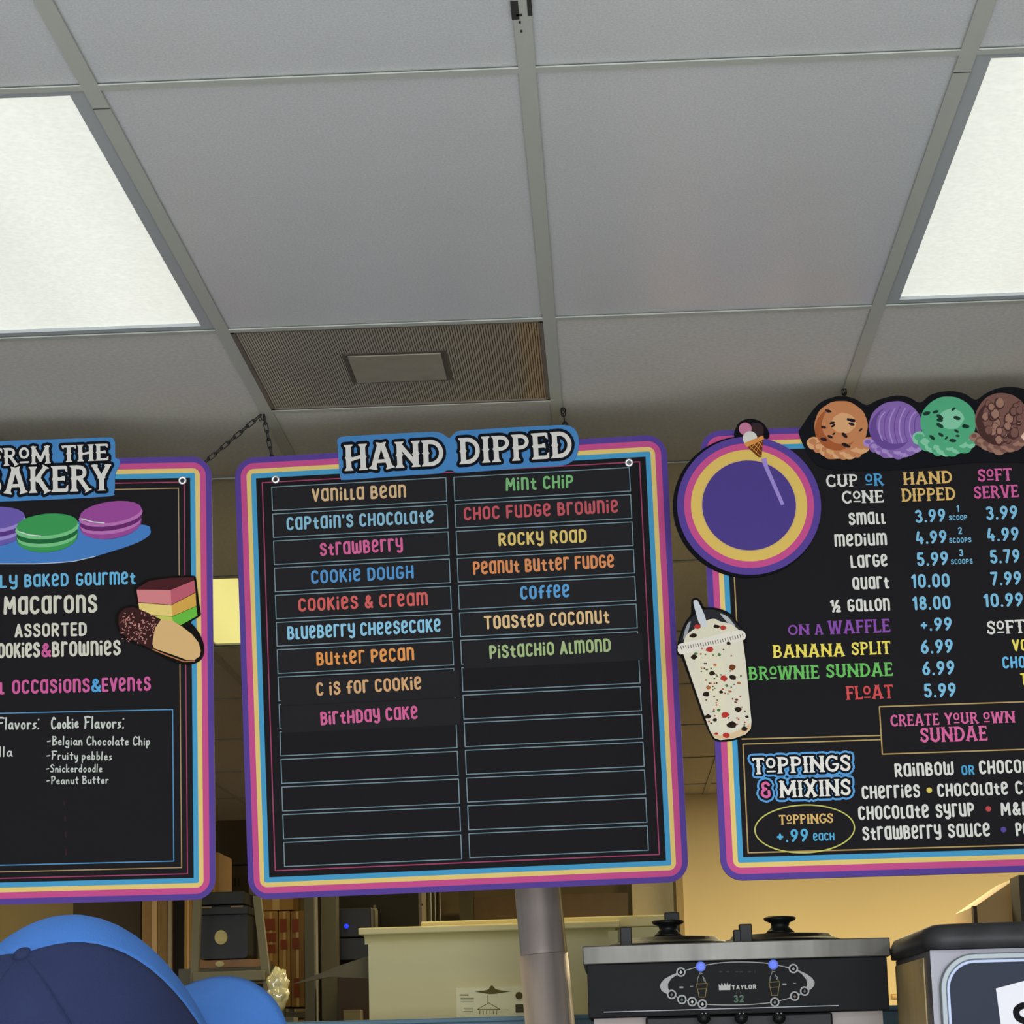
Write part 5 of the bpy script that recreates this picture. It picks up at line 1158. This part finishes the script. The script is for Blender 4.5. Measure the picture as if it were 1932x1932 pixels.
MB().box((-.05, -.05, bz-.02), (.05, .05, bz)).build('top', sp_, st_); MB().cyl((0, 0, 0), (0, 0, bz-.021), .015).build('column', sp_, st_)

# ------------------------------------------------------------------ customer in a blue cap
def skin_mesh(name, joints, edges, m, sub=2):
    me = bpy.data.meshes.new(name); me.from_pydata([j[0] for j in joints], edges, []); me.materials.append(m)
    o = bpy.data.objects.new(name, me); C.objects.link(o)
    md = o.modifiers.new('skin', 'SKIN'); md.use_smooth_shade = True
    sv = me.skin_vertices[0].data
    for i, j in enumerate(joints): sv[i].radius = (j[1], j[2] if len(j) > 2 else j[1]); sv[i].use_root = (i == 0)
    s = o.modifiers.new('sub', 'SUBSURF'); s.levels = sub; s.render_levels = sub
    return o
CAPP = dict(x=-.3788, y=1.8399, z=1.4279, yaw=-.647, pitch=.6542, roll=.157)
m_skin = mat('skin', 'c09070', .5); m_cap = mat('royal_blue_twill', '2a5086', .85, spec=.2, var=.06, vscale=30, bump=.25, bscale=700)
m_cap2 = mat('navy_twill', '121a36', .85, spec=.2, var=.08, vscale=30, bump=.25, bscale=700)
hz = CAPP['z']
bx_, by_ = CAPP['x'], CAPP['y']
# body frame: local +y is where the person faces
J = [((0,0,.92),.13,.10), ((0,0,1.08),.12,.09), ((0,.0,1.24),.15,.10), ((0,-.01,1.33),.10,.08), ((0,-.005,1.385),.052), ((0,.0,1.42),.05),
     ((-.16,0,1.30),.055), ((-.22,-.01,1.10),.045), ((-.23,.05,.88),.033), ((-.23,.08,.82),.03,.016),
     ((.16,0,1.30),.055), ((.22,-.01,1.10),.045), ((.23,.05,.88),.033), ((.23,.08,.82),.03,.016),
     ((-.09,0,.82),.085), ((-.10,.01,.47),.06), ((-.10,-.01,.09),.042), ((-.10,.09,.035),.038,.025), ((-.10,.16,.028),.03,.02),
     ((.09,0,.82),.085), ((.10,.01,.47),.06), ((.10,-.01,.09),.042), ((.10,.09,.035),.038,.025), ((.10,.16,.028),.03,.02)]
Ed = [(0,1),(1,2),(2,3),(3,4),(4,5),(3,6),(6,7),(7,8),(8,9),(3,10),(10,11),(11,12),(12,13),(0,14),(14,15),(15,16),(16,17),(17,18),(0,19),(19,20),(20,21),(21,22),(22,23)]
sc_ = (hz-.02)/1.46
J = [(tuple(c*sc_ for c in j[0]),)+tuple(j[1:]) for j in J]
per = skin_mesh('person', J, Ed, mat('dark_shirt', '2c3038', .9))
per.location = (bx_, by_-.02, 0); per.rotation_euler = (0, 0, CAPP['yaw'])
tag(per, 'customer in a blue cap seen from behind, looking up at the menu', 'person')
for s_ in (-1, 1):                  # hands hang relaxed: palm, four unequal bent fingers, thumb from the side of the palm
    w_ = Vector((s_*.23*sc_, .08*sc_, .82*sc_)); P_ = [(tuple(w_), .022, .016), (tuple(w_+Vector((0, .01, -.045))), .034, .014)]; Q_ = [(0, 1)]
    for k, (off, ln) in enumerate(((-.027, .062), (-.009, .072), (.009, .068), (.026, .054))):
        b0_ = len(P_); P_ += [(tuple(w_+Vector((0, .012+off, -.075))), .0095), (tuple(w_+Vector((-s_*.004, .014+off, -.075-ln*.5))), .0085), (tuple(w_+Vector((-s_*.018, .014+off, -.075-ln*.95))), .0072)]
        Q_ += [(1, b0_), (b0_, b0_+1), (b0_+1, b0_+2)]
    b0_ = len(P_); P_ += [(tuple(w_+Vector((-s_*.008, .045, -.035))), .0105), (tuple(w_+Vector((-s_*.016, .062, -.062))), .009), (tuple(w_+Vector((-s_*.02, .064, -.088))), .0078)]
    Q_ += [(0, b0_), (b0_, b0_+1), (b0_+1, b0_+2)]
    hnd = skin_mesh('hand', P_, Q_, m_skin); hnd.parent = per
HM = rotz(CAPP['yaw']) @ rotx(CAPP['pitch']) @ roty(CAPP['roll'])   # head frame: +y forward, +z up
headE = Matrix.Translation(Vector((bx_, by_, hz))) @ HM.to_4x4()
PI_ = (Matrix.Translation(per.location) @ rotz(CAPP['yaw']).to_4x4()).inverted()
def onhead(o): o.parent = per; o.matrix_local = PI_ @ headE; return o
hb = MB().sphere((0, .0, -.02), .074, .094, .105, 32, 20)
hm = onhead(hb.build('head', m_skin, None, True))
for s_ in (-1, 1):
    MB().sphere((s_*.076, -.005, -.045), .009, .02, .03, 12, 8).build('ear', m_skin, hm, True)
    MB().sphere((s_*.03, .086, -.035), .012, .008, .008, 12, 8).build('eye', mat('eye', 'e8e4e0', .3), hm, True)
    for k in range(5): pass
MB().cyl((0, .09, -.03), (0, .106, -.065), .006, .013, 12).build('nose', m_skin, hm, True)
MB().sphere((0, .082, -.088), .022, .008, .006, 16, 8).build('mouth', mat('lips', 'a06058', .5), hm, True)
onhead(MB().sphere((0, -.006, -.035), .079, .095, .07, 28, 14).build('hair', mat('dark_hair', '2a1e16', .7, bump=.4, bscale=90), None, True))
# cap: stiff high front in royal blue, darker back panels
def crown(az, t):   # az: 0 = front (+y), t: 0 rim .. 1 button
    el_ = t*PI/2; f_ = math.cos(az)
    rx_, ry_ = .0958, .0992 if f_ > 0 else .0954
    hgt = .1351
    k = math.cos(el_)**.86
    up = hgt*math.sin(el_)**.95
    if f_ > 0: up += .0117*f_*math.sin(PI*min(t, 1))**1.2; 
    return Vector((rx_*math.sin(az)*k, ry_*f_*k, up-.01))
def panel(a0, a1, m, name, parent=None, na=14, ntt=16, top=1.0):
    vs = []; fs = []
    for j in range(ntt+1):
        for i in range(na+1): vs.append(crown(a0+(a1-a0)*i/na, j/ntt*top))
    for j in range(ntt):
        for i in range(na): fs.append((j*(na+1)+i, j*(na+1)+i+1, (j+1)*(na+1)+i+1, (j+1)*(na+1)+i))
    o = mesh(name, vs, fs, m, None, True); return o
R_ = math.radians
cap = onhead(panel(R_(-95), R_(54.9), m_cap, 'cap', na=40)); cap['label'] = 'royal blue front of the baseball cap'
cap.modifiers.new('thick', 'SOLIDIFY').thickness = .002
def oncap(o): o.parent = cap; o.matrix_parent_inverse = Matrix.Identity(4); return o
for a0, a1 in ((54.9, 117.5), (117.5, 180), (180, 222.5), (222.5, 265)):
    o = oncap(panel(R_(a0), R_(a1), m_cap2, 'back_panel')); o['label'] = 'dark navy back panel of the cap'
    o.modifiers.new('thick', 'SOLIDIFY').thickness = .002
for az in (54.9, 117.5, 180, 222.5, 265):
    for da in (-1.6, 1.6):
        oncap(MB().tube([crown(R_(az+da), .03+.93*i/20)*1.004+Vector((0, 0, .0006)) for i in range(21)], .0006, 5).build('stitching', mat('navy_thread', '2c3a66', .8), None, True))
oncap(MB().sphere((0, 0, .1262), .007, .007, .004, 16, 8).build('top_button', m_cap2, None, True))
# brim
vs = []; fs = []; nu, nv = 24, 10
for j in range(nv+1):
    for i in range(nu+1):
        a = R_(-66+132*i/nu); b0_ = crown(a, 0.0)
        ext = .0736*max(0, math.cos(a*1.32))**.24*(j/nv)
        x_ = b0_.x*(1+.147*j/nv); y_ = b0_.y+ext
        z_ = -.008-.0232*(x_/.088)**2-.0159*j/nv
        vs.append((x_, y_, z_))
for j in range(nv):
    for i in range(nu): fs.append((j*(nu+1)+i, j*(nu+1)+i+1, (j+1)*(nu+1)+i+1, (j+1)*(nu+1)+i))
br = oncap(mesh('brim', vs, fs, m_cap, None, True)); br.modifiers.new('thick', 'SOLIDIFY').thickness = .0035

# ------------------------------------------------------------------ lamps of the fixtures outside the view
for (i, j) in sorted(lights):
    x = GX+(i+.5)*GW; y = GY+(j+1)*GW
    if x-GW/2 < X0 or x+GW/2 > X1: continue
    if j == -8: area('shop_lamp', (x, y, CEIL-.004), (0, 0, 0), .5, 1.1, TUBE, (.95, .98, 1.0))
    if j == 10: area('storeroom_lamp', (x, y, CEIL-.004), (0, 0, 0), .5, 1.1, 95, (1.0, .8, .45))
    if (j == 4 and i in (-5, 1, 4)) or j == 2: area('storeroom_lamp', (x, y, CEIL-.004), (0, 0, 0), .5, 1.1, 12 if j == 2 else (24 if i == -5 else 9), (1.0, .85, .5))
